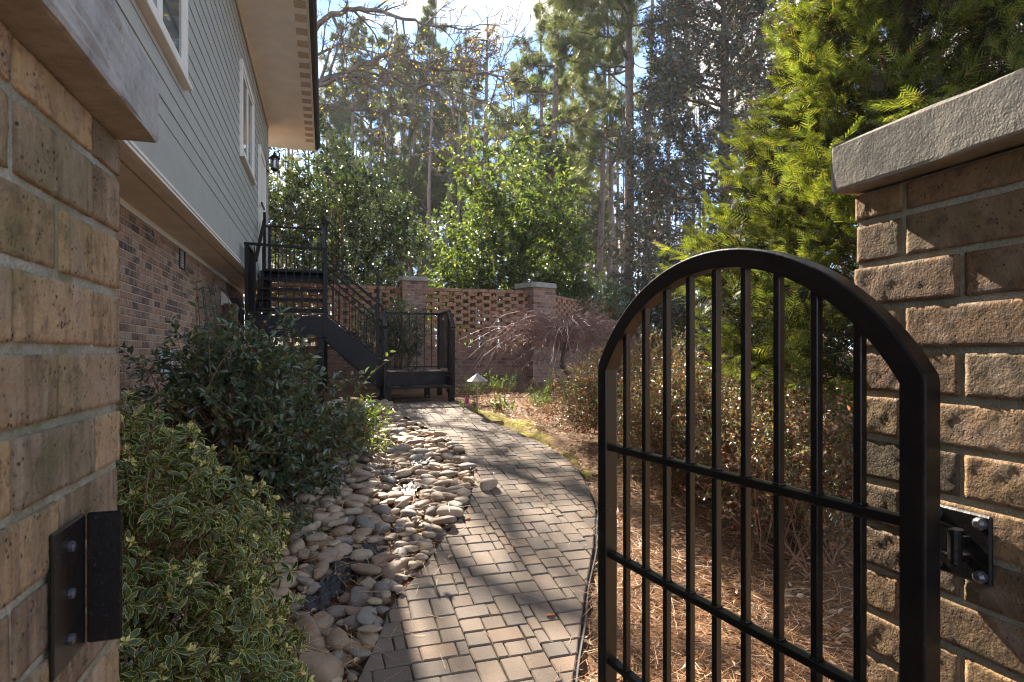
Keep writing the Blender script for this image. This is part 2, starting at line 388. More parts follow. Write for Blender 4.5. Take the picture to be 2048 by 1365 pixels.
M['brush'] = leaf_mat('winter brush', [(0, (.12, .095, .07)), (.6, (.18, .145, .11)), (.85, (.12, .125, .06)), (1, (.22, .17, .12))], .6, .3, .2, trmul=1.5)
M['groundcover'] = leaf_mat('ground cover leaf', [(0, (.05, .09, .035)), (.6, (.08, .13, .045)), (.85, (.16, .22, .04)), (1, (.25, .3, .06))], .4, .4, .35, trmul=2.5)
M['spruce'] = leaf_mat('dark conifer needle', [(0, (.035, .055, .035)), (.7, (.06, .085, .05)), (1, (.09, .12, .06))], .45, .4, .25, trmul=2.2)
def daphne_mat():
    n = NT('variegated leaf'); f = n.n('ShaderNodeNewGeometry').outputs['Random Per Island']
    uv = n.n('ShaderNodeUVMap'); sp = n.n('ShaderNodeSeparateXYZ'); n.l(uv.outputs[0], sp.inputs[0])
    g = n.ramp(f, [(0, (.028, .052, .018)), (.6, (.048, .08, .022)), (1, (.10, .125, .03))])
    mid = n.ramp(sp.outputs[0], [(.02, (1.5, 1.5, 1.3)), (.1, (1., 1., 1.))])
    g = n.mix(1, g, mid, 'MULTIPLY')
    c = n.mix(n.ramp(sp.outputs[0], [(.80, 0.), (.88, 1.)]), g, (.50, .46, .13))
    p = n.bsdf(c, .34, .5); t = n.n('ShaderNodeBsdfTranslucent'); n.l(n.mix(1, c, (1.8, 1.9, 1.), 'MULTIPLY'), t.inputs[0])
    m = n.n('ShaderNodeMixShader'); m.inputs[0].default_value = .22; n.l(p, m.inputs[1]); n.l(t.outputs[0], m.inputs[2])
    return n.done(m.outputs[0])
M['daphne'] = daphne_mat()
M['bud'] = plain('pale yellow bud', (.62, .56, .20), .5, .3, 0, 40, .2)
M['lamp_metal'] = plain('weathered bronze', (.34, .29, .24), .5, .5, .1, 60, .2, .35)
M['pink'] = plain('pink plastic', (.85, .05, .38), .4, .5)
M['plastic_black'] = plain('black plastic edging', (.02, .02, .02), .45, .5, .2, 30, .3)
M['green_wire'] = plain('green coated wire', (.03, .07, .05), .4, .5)
M['white_plastic'] = plain('pale plastic', (.72, .66, .56), .5, .4)
M['grey_metal'] = plain('pale grey metal', (.50, .52, .54), .5, .4)
M['bolt'] = plain('worn bolt', (.10, .10, .105), .3, .6, 0, 30, .1, .5)
M['red_leaf'] = leaf_mat('fallen leaf', [(0, (.42, .12, .04)), (1, (.5, .2, .07))], .5, .3, .2, trmul=1.2)

# ------------------------------------------------------------------ foliage tools
LEAF4 = (np.array([[0, 0, 0], [-.42, .28, .07], [-.40, .62, .05], [0, 1, -.12], [.40, .62, .05], [.42, .28, .07]]), np.array([[0, 3, 2, 1], [0, 5, 4, 3]]), None)
LEAF2 = (np.array([[0, 0, 0], [-.5, .5, .08], [0, 1, -.05], [.5, .5, .08]]), np.array([[0, 3, 2, 1]]), None)
NEEDLE = (np.array([[-.5, 0, 0], [.5, 0, 0], [.35, 1, 0], [-.35, 1, 0]]), np.array([[0, 1, 2, 3]]), None)
def dap():
    V = np.array([[0, 0, 0], [-.36, .3, .1], [0, .3, .02], [.36, .3, .1], [-.5, .66, .07], [0, .66, -.02], [.5, .66, .07], [0, 1, -.14]])
    Q = np.array([[1, 2, 5, 4], [2, 3, 6, 5]]); T = np.array([[0, 2, 1], [0, 3, 2], [4, 5, 7], [5, 6, 7]])
    E = np.array([1, 1, 0, 1, 1, 0, 1, 1.])
    return V, Q, T, np.stack([E, E], 1)
def scatter(mb, P, D, N, Ln, Wd, tmpl):
    V0, Q0 = tmpl[0], tmpl[1]; T0 = tmpl[2]; n = len(P); k = len(V0)
    D = unit(D); S = unit(np.cross(D, N)); N2 = np.cross(S, D)
    Ln = np.broadcast_to(Ln, (n,))[:, None, None]; Wd = np.broadcast_to(Wd, (n,))[:, None, None]
    V = P[:, None] + V0[None, :, :1] * Wd * S[:, None] + V0[None, :, 1:2] * Ln * D[:, None] + V0[None, :, 2:] * Ln * N2[:, None]
    off = (np.arange(n) * k)[:, None, None]
    Q = (Q0[None] + off).reshape(-1, 4) if Q0 is not None else None
    T = (T0[None] + off).reshape(-1, 3) if T0 is not None else None
    U = np.tile(tmpl[3], (n, 1)) if len(tmpl) > 3 else None
    mb.add(V.reshape(-1, 3), Q, T, U)
def rdir(n, r=rng):
    v = r.normal(size=(n, 3)); return unit(v)
def lumpy(d, seed, amp=.22, k=9, fr=2.6):
    r = np.random.default_rng(seed); out = np.zeros(len(d))
    for i in range(k):
        a = unit(r.normal(size=3)); out += np.cos(fr * (1 + i * .25) * np.arccos(np.clip(d @ a, -1, 1)) + r.uniform(0, 6.28)) / (1 + i * .25) ** .7
    return 1 + amp * out / np.sqrt(k)
def crown_pts(r, c, rad, n, inner=.5, amp=.22, seed=1, zmin=None, gap=.35):
    c = np.asarray(c, float); rad = np.asarray(rad, float)
    d = rdir(int(n * 2.2), r); u = (inner ** 3 + (1 - inner ** 3) * r.random(len(d))) ** (1 / 3)
    p = d * (u * lumpy(d, seed, amp))[:, None]
    q = np.sin(p[:, 0] * 5.1 + seed) + np.sin(p[:, 1] * 4.7 + seed * 2.1) + np.sin(p[:, 2] * 5.9 + seed * .7)
    keep = (q > -1.2) | (r.random(len(d)) > gap + .4)
    P = c + p * rad
    if zmin is not None: keep &= P[:, 2] > zmin
    P, d = P[keep][:n], unit(d / rad)[keep][:n]
    return P, d
def twigs_leaves(r, lm, tm, P, O, nl, tl, ll, lw, tmpl=LEAF4, up=.5, spread=1., jit=.6, tw=.0022, nup=.7):
    """P points, O outward directions: a short twig at each point with nl leaves along it"""
    n = len(P)
    td = unit(O + np.array([0, 0, up]) + r.normal(size=(n, 3)) * jit); L0 = tl * r.uniform(.6, 1.3, n)
    base = P - td * L0[:, None] * .6
    t = (np.arange(nl) + .4 + r.uniform(-.3, .3, (n, nl))) / nl
    lp = base[:, None] + td[:, None] * (t * L0[:, None])[:, :, None]
    rad = r.normal(size=(n, nl, 3)); rad -= (rad * td[:, None]).sum(-1, keepdims=True) * td[:, None]; rad = unit(rad)
    ld = unit(td[:, None] * (.45 + .6 * t[:, :, None]) + rad * spread + np.array([0, 0, -.12]))
    ln = unit(np.array([0, 0, nup * 1.25]) + td[:, None] * .3 + r.normal(size=(n, nl, 3)) * .5)
    m = n * nl
    scatter(lm, lp.reshape(m, 3), ld.reshape(m, 3), ln.reshape(m, 3), ll * r.uniform(.65, 1.25, m), lw * r.uniform(.7, 1.2, m), tmpl)
    if tm is not None:
        a = unit(np.cross(td, [0, .3, 1])); b = np.cross(td, a)
        ends = np.stack([base - td * tl * .5, base + td * L0[:, None]], 1)
        V = np.concatenate([ends[:, 0][:, None] + tw * np.stack([a, -.5 * a + .87 * b, -.5 * a - .87 * b], 1), ends[:, 1][:, None] + tw * .5 * np.stack([a, -.5 * a + .87 * b, -.5 * a - .87 * b], 1)], 1)
        Q0 = np.array([[0, 1, 4, 3], [1, 2, 5, 4], [2, 0, 3, 5]])
        tm.add(V.reshape(-1, 3), (Q0[None] + (np.arange(n) * 6)[:, None, None]).reshape(-1, 4))
def limb(mb, r, a, b, r0, r1, bend=.15, n=7, sides=6, lift=.3):
    a = np.asarray(a, float); b = np.asarray(b, float); L0 = np.linalg.norm(b - a)
    t = np.linspace(0, 1, n)[:, None]
    mid = a + (b - a) * .5 + r.normal(size=3) * bend * L0 + np.array([0, 0, lift * .25 * L0])
    p = (1 - t) ** 2 * a + 2 * t * (1 - t) * mid + t ** 2 * b
    p[1:-1] += r.normal(size=(n - 2, 3)) * L0 * .012
    mb.tube(p, r0 + (r1 - r0) * t[:, 0] ** .8, sides); return p
def grow(r, mb, p, d, L0, r0, lev, cfg, tips):
    n = max(4, int(L0 / cfg['seg']))
    d = unit(np.asarray(d, float)); pts = [np.asarray(p, float)]; dirs = [d]
    for i in range(n):
        d = unit(d + r.normal(size=3) * cfg['wob'] + np.array([0, 0, cfg['trop'][lev]]) / n)
        pts.append(pts[-1] + d * L0 / n); dirs.append(d)
    pts = np.array(pts); tt = np.linspace(0, 1, n + 1)
    rad = r0 * (1 - tt * cfg['taper'][lev]); rad = np.maximum(rad, cfg['rmin'])
    mb.tube(pts, rad, cfg['sides'][lev])
    if lev == len(cfg['n']):
        tips.append((pts, np.array(dirs))); return
    k = cfg['n'][lev]
    for i in range(k):
        t = cfg['start'][lev] + (1 - cfg['start'][lev]) * (i + r.random()) / k
        j = min(int(t * n), n); pd = dirs[j]
        a = r.normal(size=3); a = unit(a - a.dot(pd) * pd)
        a = unit(a * np.array([1, 1, cfg.get('flat', 1.)]))
        ang = cfg['ang'][lev] * r.uniform(.7, 1.3)
        nd = unit(pd * math.cos(ang) + a * math.sin(ang))
        grow(r, mb, pts[j], nd, L0 * cfg['ratio'][lev] * (1 - .45 * t) * r.uniform(.7, 1.25), max(rad[j] * cfg['rr'], cfg['rmin']), lev + 1, cfg, tips)

# ------------------------------------------------------------------ ground
def spaced(lo, hi, fine_lo, fine_hi, step, grow_=1.25):
    a = list(np.arange(fine_lo, fine_hi + 1e-6, step)); s = step
    while a[-1] < hi: s *= grow_; a.append(min(a[-1] + s, hi))
    s = step
    while a[0] > lo: s *= grow_; a.insert(0, max(a[0] - s, lo))
    return np.array(a)
PL = np.array([(-.12, 2.1), (.02, 2.45), (.13, 2.74), (.23, 2.99), (.35, 3.33), (.59, 3.71), (.8, 4.09), (1.04, 4.49), (1.25, 5.1), (1.345, 5.65), (1.35, 6.1), (1.2, 6.85), (1.04, 7.3), (.92, 8.0), (.86, 8.78)])
PR = np.array([(.85, 2.1), (.95, 2.3), (1.08, 2.52), (1.22, 2.78), (1.41, 3.14), (1.74, 3.72), (2.02, 4.27), (2.23, 5.0), (2.31, 5.6), (2.25, 6.17), (2.08, 6.82), (1.95, 7.65), (1.87, 8.78)])
def path_x(P, y): return np.interp(y, P[:, 1], P[:, 0])
def creek(x, y):
    """how far inside the stone bed (0..1)"""
    d = path_x(PL, y) - x
    return np.clip(d / .25, 0, 1) * np.clip((1.5 - d) / .4, 0, 1) * np.clip((y - 2.2) / .4, 0, 1) * np.clip((9 - y) / .8, 0, 1)
def on_path(x, y, m=0): return (y > 2.0) & (y < 8.85) & (x > path_x(PL, y) - m) & (x < path_x(PR, y) + m)
def GZ(x, y):
    z = G(y) - .07 * creek(x, y)
    z = z - .05 * on_path(x, y, .02)
    far = np.clip((y - 16) / 20, 0, 1)
    side = np.clip((x - 2.6) / 2, 0, 1) * np.clip((9 - y) / 5, 0, 1) * .12
    return z + side + (.012 * np.sin(x * 7.3 + y * 3.1) + .012 * np.sin(y * 8.7 - x * 4.3)) * (1 - on_path(x, y, .05)) + far * .5 * np.sin(x * .13) * np.sin(y * .11)
gx = spaced(-600, 600, -2, 6, .1); gy = spaced(-600, 600, 0, 14, .1)
X, Y = np.meshgrid(gx, gy, indexing='ij'); V = np.stack([X, Y, GZ(X, Y)], -1).reshape(-1, 3)
i, j = np.meshgrid(np.arange(len(gx) - 1), np.arange(len(gy) - 1), indexing='ij'); a = (i * len(gy) + j).ravel()
tag(link('ground', mesh('ground', V, quads=np.stack([a, a + len(gy), a + len(gy) + 1, a + 1], 1), mat=M['ground'], smooth=True)), kind='structure')

# ------------------------------------------------------------------ paved path: a bed and its pavers
path = thing('paved_path', None, None); path['kind'] = 'structure'
m = MB(); ys = np.linspace(2.1, 8.78, 60)
Vb = np.concatenate([np.stack([path_x(PL, ys) + .012, ys, G(ys) + .014], 1), np.stack([path_x(PR, ys) - .012, ys, G(ys) + .014], 1)])
m.add(Vb, [(q, 60 + q, 61 + q, q + 1) for q in range(59)]); m.build('path_bed', M['joint'], path)
def clip_poly(poly, inside, cross):
    out = []
    for q in range(len(poly)):
        a, b = poly[q], poly[(q + 1) % len(poly)]
        ia, ib = inside(a), inside(b)
        if ia: out.append(a)
        if ia != ib: out.append(cross(a, b))
    return out
def clip_path(poly):
    for P, sg in ((PL, 1), (PR, -1)):
        ins = lambda p: sg * (p[0] - path_x(P, p[1])) >= 0
        def cr(a, b):
            lo, hi = 0., 1.; ia = ins(a)
            for _ in range(18):
                t = (lo + hi) / 2; p = (a[0] + (b[0] - a[0]) * t, a[1] + (b[1] - a[1]) * t)
                if ins(p) == ia: lo = t
                else: hi = t
            return p
        poly = clip_poly(poly, ins, cr)
        if len(poly) < 3: return []
    return poly
def inset(poly, d):
    P = np.array(poly); n = len(P); c = P.mean(0); out = []
    for q in range(n):
        e0 = unit(P[q] - P[q - 1]); e1 = unit(P[(q + 1) % n] - P[q])
        n0 = np.array([-e0[1], e0[0]]); n1 = np.array([-e1[1], e1[0]])
        k = n0 + n1; L2 = max(.35, (k @ k) / 2)
        out.append(P[q] + k / L2 * d)
    return np.array(out)
U_ = .0585; pr = random.Random(4)
gw, gh = int(3.2 / U_), int(6.7 / U_); occ = np.zeros((gw, gh), bool); pieces = []
for jy in range(gh):
    for ix in range(gw):
        if occ[ix, jy]: continue
        opts = [(3, 2)] * 9 + [(2, 2)] * 7 + [(2, 3)] * 3 + [(1, 2)] * 1
        pr.shuffle(opts)
        for (a, b) in opts + [(2, 1), (1, 2), (1, 1)]:
            if ix + a <= gw and jy + b <= gh and not occ[ix:ix + a, jy:jy + b].any(): break
        occ[ix:ix + a, jy:jy + b] = True; pieces.append((ix, jy, a, b))
pav = []
for ix, jy, a, b in pieces:
    x0, y0 = -.5 + ix * U_, 2.1 + jy * U_
    poly = clip_path([(x0, y0), (x0 + a * U_, y0), (x0 + a * U_, y0 + b * U_), (x0, y0 + b * U_)])
    if len(poly) < 3: continue
    P = np.array(poly); ar = .5 * abs(np.dot(P[:, 0], np.roll(P[:, 1], -1)) - np.dot(P[:, 1], np.roll(P[:, 0], -1)))
    if ar < .0006: continue
    P = P[np.linalg.norm(P - np.roll(P, 1, axis=0), axis=1) > .006]
    if len(P) < 3: continue
    Q = []
    for q in range(len(P)):
        for o in (P[q - 1], P[(q + 1) % len(P)]):
            e = o - P[q]; Q.append(P[q] + e / np.linalg.norm(e) * min(.0075, np.linalg.norm(e) * .3))
    P = np.array(Q)
    pav.append((np.linalg.norm(P.mean(0)), P))
pav.sort(key=lambda t: t[0])
def paver_geo(mb, P):
    P0 = inset(P, .0025); P1 = inset(P, .0085); n = len(P); c = P.mean(0)
    tilt = np.array([pr.uniform(-.012, .012), pr.uniform(-.012, .012)]); dz = .03 + pr.uniform(-.002, .003)
    P0 = P0 + np.array([[pr.gauss(0, .0018), pr.gauss(0, .0018)] for _ in P0])
    z = lambda Q: G(Q[:, 1]) + (Q - c) @ tilt
    V = np.vstack([np.c_[P0, z(P0) - .02], np.c_[P0, z(P0) + dz - .0055], np.c_[P1, z(P1) + dz]])
    Q = [(q, (q + 1) % n, n + (q + 1) % n, n + q) for q in range(n)] + [(n + q, n + (q + 1) % n, 2 * n + (q + 1) % n, 2 * n + q) for q in range(n)]
    mb.add(V, Q, [(2 * n, 2 * n + q, 2 * n + q + 1) for q in range(1, n - 1)])
for d, P in pav[:300]:
    m = MB(); paver_geo(m, P); m.build('paver', M['paver'], path)
m = MB()
for d, P in pav[300:]: paver_geo(m, P)
if m.n: tag(m.build('far_pavers', M['paver'], path), kind='stuff')

# ------------------------------------------------------------------ bricks
def rough_brick(l, h, d, seed, nx=30, nz=11, ny=13, amp=.0003, rnd=.0019):
    """brick centred on 0, long axis X; worn corners and uneven faces"""
    bm = bmesh.new(); r = np.random.default_rng(seed)
    bmesh.ops.create_cube(bm, size=1)
    for ax, k in ((0, nx), (1, ny), (2, nz)):
        es = [e for e in bm.edges if abs((e.verts[0].co - e.verts[1].co)[ax]) > 1e-4]
        bmesh.ops.subdivide_edges(bm, edges=es, cuts=k - 1, use_grid_fill=True)
    bm.verts.ensure_lookup_table()
    V = np.array([v.co for v in bm.verts]) * np.array([l, d, h]); hd = np.array([l, d, h]) / 2
    q = np.clip(V, -(hd - rnd), hd - rnd); o = V - q; ln = np.linalg.norm(o, axis=1, keepdims=True)
    V = q + np.where(ln > 1e-6, o / np.maximum(ln, 1e-9) * np.minimum(ln, rnd), 0)
    ph = r.uniform(0, 6.28, (3, 6)); fr = r.uniform(30, 150, (3, 3, 6))
    for a in range(3):
        V[:, a] += amp * sum(np.sin(V @ fr[a, :, k] + ph[a, k]) for k in range(6)) / 2.4
    V += r.normal(size=V.shape) * amp * .75 + (r.random((len(V), 1)) < .02) * -.0007 * unit(V)
    for v, c in zip(bm.verts, V): v.co = c
    me = bpy.data.meshes.new('brick'); bm.to_mesh(me); bm.free()
    me.polygons.foreach_set('use_smooth', np.ones(len(me.polygons), bool)); me.update()
    return me
def plain_brick(l, h, d, ch=.003):
    m = MB(); m.box((-l / 2, -d / 2, -h / 2), (l / 2, d / 2, h / 2), ch)
    return mesh('brick', m.V[0], quads=m.Q[0], tris=m.T[0])
BL, BD, BH, PITCH, CO = .1937, .092, .0690, .2032, .0794
def brick_pillar(name, label, x0, x1, y0, y1, zlo, joint, ncourse, captop, mat, capx, seed, cat='pillar', rough=True):
    t = thing(name, label, cat, ((x0 + x1) / 2, (y0 + y1) / 2, zlo)); base = root_loc(t)
    m = MB(); m.box((x0 + .0042, y0 + .0042, zlo), (x1 - .0042, y1 - .0042, joint + .055)); m.build('mortar_core', M['mortar'] if rough else M['wall_mortar'], t)
    meshes = [rough_brick(BL, BH, BD, seed + k) for k in range(8)] if rough else [plain_brick(BL, BH, BD)]
    shorts = [rough_brick(BL, .047, BD, seed + 50 + k) for k in range(3)] if rough else None
    for me in meshes + (shorts or []): me.materials.append(mat)
    r = random.Random(seed)
    for c in range(ncourse):
        z = joint - CO * c - CO / 2
        top = c == -1
        for ax in (0, 1):
            lo, hi = ((x0, x1), (y0, y1))[ax]; olo, ohi = ((y0, y1), (x0, x1))[ax]
            own = (c + ax) % 2 == 0
            a = lo if own else lo + BD + .0095; b = hi if own else hi - BD - .0095
            k = max(1, round((b - a + .0095) / PITCH)); pl = (b - a + .0095) / k
            for q in range(k):
                for side in (0, 1):
                    u = a + q * pl + (pl - .0095) / 2; v = olo + BD / 2 if side == 0 else ohi - BD / 2
                    loc = np.array([u, v, z]) if ax == 0 else np.array([v, u, z])
                    loc = loc + np.array([r.gauss(0, .0012), r.gauss(0, .0012), r.gauss(0, .0008)])
                    o = link('brick', r.choice(meshes), t, loc - base, (0, 0, (0 if ax == 0 else math.pi / 2) + (math.pi if r.random() < .5 else 0)), ((pl - .0095) / BL, 1, 1))
    # top course, cut lower under the cap
    if rough:
        z = joint + .0055 + .0235
        for ax, (lo, hi), vs_ in ((1, (y0, y1), (x0 + BD / 2, x1 - BD / 2)), (0, (x0 + BD + .01, x1 - BD - .01), (y0 + BD / 2, y1 - BD / 2))):
            k = max(1, round((hi - lo + .0095) / PITCH)); cuts = [lo] + [lo + (q + .5) * (hi - lo) / k for q in range(k)] + [hi]
            for q in range(len(cuts) - 1):
                a, b = cuts[q] + (.0047 if q else 0), cuts[q + 1] - (.0047 if q < len(cuts) - 2 else 0)
                for v in vs_:
                    loc = np.array([(a + b) / 2, v, z]) if ax == 0 else np.array([v, (a + b) / 2, z])
                    link('brick', r.choice(shorts), t, loc - base, (0, 0, 0 if ax == 0 else math.pi / 2), ((b - a) / BL, 1, 1))
    (cx0, cx1, cy0, cy1, cz0, cz1) = capx
    bm = bmesh.new(); bmesh.ops.create_cube(bm, size=1)
    for v in bm.verts: v.co = Vector(((cx0 + cx1) / 2 + v.co.x * (cx1 - cx0), (cy0 + cy1) / 2 + v.co.y * (cy1 - cy0), (cz0 + cz1) / 2 + v.co.z * (cz1 - cz0))) - t.location
    bmesh.ops.bevel(bm, geom=bm.edges[:], offset=.006, segments=2, profile=.6, affect='EDGES')
    bmesh.ops.subdivide_edges(bm, edges=[e for e in bm.edges if e.calc_length() > .08], cuts=9, use_grid_fill=True)
    rr = np.random.default_rng(seed)
    for v in bm.verts: v.co += Vector(rr.normal(size=3) * .0009)
    me = bpy.data.meshes.new('cap_stone'); bm.to_mesh(me); bm.free(); me.materials.append(captop)
    link('cap_stone', me, t)
    return t
brick_pillar('brick_pillar', 'near left brick gate pillar with black latch plate and grey stone cap', -.875, -.275, .369, .969, -.25, 1.743, 25, M['cap_light'],
             M['weathered_brick'], (-.93, -.228, .32, .975, 1.80, 1.90), 11)
brick_pillar('brick_pillar', 'mossy brick gate pillar carrying the black gate hinge, grey stone cap', .957, 1.557, .29, .89, -.25, 1.743, 25, M['cap'],
             M['pillar_brick'], (.915, 1.61, .24, .906, 1.802, 1.893), 31)

# latch plate on the left pillar
t = thing('latch_plate', 'black steel angle latch plate bolted to the left brick pillar', 'latch plate', (-.275, .82, 1.18))
m = MB(); m.box((-.2735, .735, 1.158), (-.2685, .823, 1.312), .002); m.build('wall_flange', M['gate'], t)
m = MB(); m.box((-.2682, .8235, 1.158), (-.232, .8285, 1.312), .002); m.build('strike_leg', M['gate'], t)
for z in (1.185, 1.235, 1.287):
    m = MB(); m.tube([(-.2684, .776, z), (-.2645, .776, z), (-.2630, .776, z)], [.006, .006, .003], 8, True); m.build('bolt', M['bolt'], t)

# ------------------------------------------------------------------ gate
H0 = np.array([.870, .692]); H1 = np.array([.761, 1.537]); gd = (H1 - H0) / np.linalg.norm(H1 - H0); gn = np.array([gd[1], -gd[0]])
if gn[0] > 0: gn = -gn
GL = np.linalg.norm(H1 - H0)
t = thing('garden_gate', 'black wrought iron garden gate with rounded top standing open', 'gate', (*H0, .1))
def gp(u, z, n=0.): return np.array([H0[0] + gd[0] * u + gn[0] * n, H0[1] + gd[1] * u + gn[1] * n, z])
mid = GL / 2; T_ = .040; half = mid; zs = 1.418; rise = 1.700 - zs
RA = .495; ZC = 1.207; ua = math.asin(half / RA); zs = ZC + RA * math.cos(ua)
cent = [(0, .10), (0, .7), (0, 1.2), (0, zs - .004)]
for k in range(0, 41):
    a = -ua + 2 * ua * k / 40; cent.append((mid + RA * math.sin(a), ZC + RA * math.cos(a)))
cent += [(GL, zs - .004), (GL, 1.2), (GL, .7), (GL, .10)]
cent = np.array(cent); tg = unit(np.gradient(cent, axis=0)); tg[:3] = (0, 1); tg[-3:] = (0, -1); nn_ = np.stack([-tg[:, 1], tg[:, 0]], 1)
sec = []; hw = T_ / 2; rc = .0035
for sx, sy in ((1, 1), (-1, 1), (-1, -1), (1, -1)):
    for a in (0, 45, 90):
        a0 = {(1, 1): 0, (-1, 1): 90, (-1, -1): 180, (1, -1): 270}[(sx, sy)] + a
        sec.append((sx * (hw - rc) + rc * math.cos(math.radians(a0)), sy * (hw - rc) + rc * math.sin(math.radians(a0))))
V = np.array([[gp(c[0] + n[0] * s[0], c[1] + n[1] * s[0], s[1]) for s in sec] for c, n in zip(cent, nn_)]); k = len(cent); ns = len(sec)
Q = [(i * ns + j, i * ns + (j + 1) % ns, (i + 1) * ns + (j + 1) % ns, (i + 1) * ns + j) for i in range(k - 1) for j in range(ns)]
m = MB(); m.add(V.reshape(-1, 3), Q); o = m.build('gate_frame', M['gate'], t)
def arch_z(u): return ZC + math.sqrt(RA ** 2 - (u - mid) ** 2)
for k in range(9):
    u = .097 + k * .0828; zt = arch_z(u) - .016
    m = MB(); m.bar(gp(u, .09), gp(u, zt), .0155, .0155, side=(*gd, 0), ch=.0015)
    for zr in (1.246, .948, .65, .352):
        for zw, hh in ((zr, .004), (zr - .0205, .003)): m.bar(gp(u, zw), gp(u, zw + hh), .0195, .0195, side=(*gd, 0), ch=.0015)
    m.build('picket', M['gate'], t)
for z in (1.246, .948, .65, .352, .10):
    m = MB(); m.bar(gp(.018, z - .0085), gp(GL - .018, z - .0085), .024, .017, side=(*gn, 0), ch=.0015); m.build('rail', M['gate'], t)
# hinge on the right pillar
t = thing('gate_hinge', 'black gate hinge bracket bolted to the right brick pillar', 'hinge', (.955, .68, 1.2))
m = MB(); m.box((.945, .640, 1.150), (.9535, .735, 1.256), .003); m.build('back_plate', M['gate'], t)
for y, z in ((.653, 1.243), (.653, 1.163), (.722, 1.163), (.722, 1.243)):
    m = MB(); m.tube([(.945, y, z), (.938, y, z), (.934, y, z)], [.0095, .0095, .005], 10, True); m.build('bolt', M['bolt'], t, smooth=False)
m = MB(); m.tube([(.922, .676, 1.178), (.922, .676, 1.226)], .0095, 12, True); m.tube([(.922, .676, 1.2265), (.922, .676, 1.231)], .0115, 12, True); m.build('hinge_barrel', M['gate'], t)
for z in (1.186, 1.214):
    m = MB(); m.box((.923, .669, z - .005), (.9448, .683, z + .005), .001); m.build('barrel_lug', M['gate'], t)
for sg in (0, 1):
    a = np.linspace(0, 1, 9); m = MB()
    m.tube(np.stack([.9 + .024 * a + .012 * np.sin(a * 3.1), .695 - .017 * a, 1.236 - sg * .045 - .018 * a ** 2], 1), .0035, 6); m.build('hinge_strap', M['gate'], t)

# ------------------------------------------------------------------ house
SX, BX, EX = -1.15, -1.59, -.22       # siding plane, brick plane, eave edge
HY0, HY1 = -1.5, 13.6
ZF0, ZF1, ZS = 1.5 + 1.255, 1.5 + 1.59, 6.3
house = thing('house', 'grey green clapboard house with brick base and wide beige eave', 'house', (-4, 6, .3))
m = MB(); m.box((-8, HY0, ZF0 + .05), (SX - .03, HY1 - .02, ZS + .02)); m.build('upper_body', M['siding'], house)
hw_ = MB(); hw_.box((-8, HY0, -.6), (BX - .0025, HY1 - .3, ZF0 - .005)); base_wall = hw_.build('brick_base', M['house_mortar'], house)
bl, bh, bp, bc = .194, .0577, .2032, .0677
cand = []
for c in range(60):
    z = ZF0 - .06 - bc * c - bc / 2
    if z < -.2: break
    for q in range(int((HY1 - .3 - HY0) / bp)):
        y = HY0 + (q + .5 + (.5 if c % 2 else 0)) * bp
        if y > HY1 - .45: continue
        if 7.62 < y < 8.0 and 2.46 < z < 2.74: continue
        cand.append((y, z))
def seen(y, z):
    D = BX * SY + y * CY; px = 1024 + 1200 * (BX * CY - y * SY) / D if D > .1 else -1; py = 707 - 1200 * (z - 1.5) / max(D, .1)
    return D > 0 and 232 < px < 400 and py < 850 and not (py > 720 and px > 320)
vis = sorted([c for c in cand if seen(*c)], key=lambda c: c[0]); first = set(vis[:300])
me = plain_brick(bl, bh, .05, .003); me.materials.append(M['house_brick'])
hb = root_loc(base_wall); r = random.Random(5)
for (y, z) in vis[:300]:
    link('brick', me, base_wall, np.array([BX - .0215 + r.gauss(0, .0008), y, z]) - hb, (0, 0, math.pi / 2))
m = MB()
for (y, z) in cand:
    if (y, z) in first: continue
    x = BX + .0035 + r.gauss(0, .0008); m.box((x - .05, y - bl / 2, z - bh / 2), (x, y + bl / 2, z + bh / 2), 0 if y > 9 or y < 2 else .003)
tag(m.build('far_bricks', M['house_brick'], base_wall), kind='stuff')
# clapboards
EXPO = .1505; nb = int((ZS - ZF1) / EXPO) + 1
for k in range(nb):
    z0 = ZF1 + k * EXPO; z1 = min(z0 + EXPO + .012, ZS)
    prof = np.array([(SX - .028, z0), (SX - .001, z0), (SX, z0 + .004), (SX - .009, z1), (SX - .028, z1)])
    cuts = [HY0] + [c_ for c_ in (random.Random(k).uniform(1.5, 4.5), random.Random(k + 90).uniform(5.6, 8.2), random.Random(k + 50).uniform(9.4, 12.4))] + [HY1 - .09]
    for ya, yb in zip(cuts, cuts[1:]):
        m = MB(); pts = np.stack([prof[:, 0] + random.Random(k * 7 + ya).uniform(-.0008, .0008), np.full(5, ya + .0015), prof[:, 1]], 1); m.prism(pts, (0, 0, 0), (0, yb - ya - .003, 0)); m.build('clapboard', M['siding'], house)
m = MB(); m.box((SX - .03, HY1 - .088, ZF0 + .06), (SX + .012, HY1, ZS), .002); m.build('corner_board', M['siding'], house)
# skirt board under the siding, drip strips and the boarded soffit of the overhang
m = MB(); m.box((SX - .03, HY0, ZF0 + .052), (SX + .006, HY1 - .09, ZF1 - .002)); m.build('skirt_board', M['siding'], house)
m = MB(); m.box((SX - .03, HY0, ZF0 + .025), (SX + .022, HY1, ZF0 + .05), .002); m.box((SX - .035, HY0, ZF0), (SX + .014, HY1, ZF0 + .0245), .002); m.build('drip_strip', M['trim'], house)
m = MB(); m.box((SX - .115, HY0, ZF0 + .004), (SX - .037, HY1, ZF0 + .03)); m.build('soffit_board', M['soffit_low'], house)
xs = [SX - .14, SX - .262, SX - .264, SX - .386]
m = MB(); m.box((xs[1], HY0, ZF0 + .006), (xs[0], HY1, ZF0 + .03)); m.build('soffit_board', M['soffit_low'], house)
m = MB(); m.box((BX - .02, HY0, ZF0 + .004), (xs[2], HY1, ZF0 + .03)); m.build('soffit_board', M['soffit_low'], house)
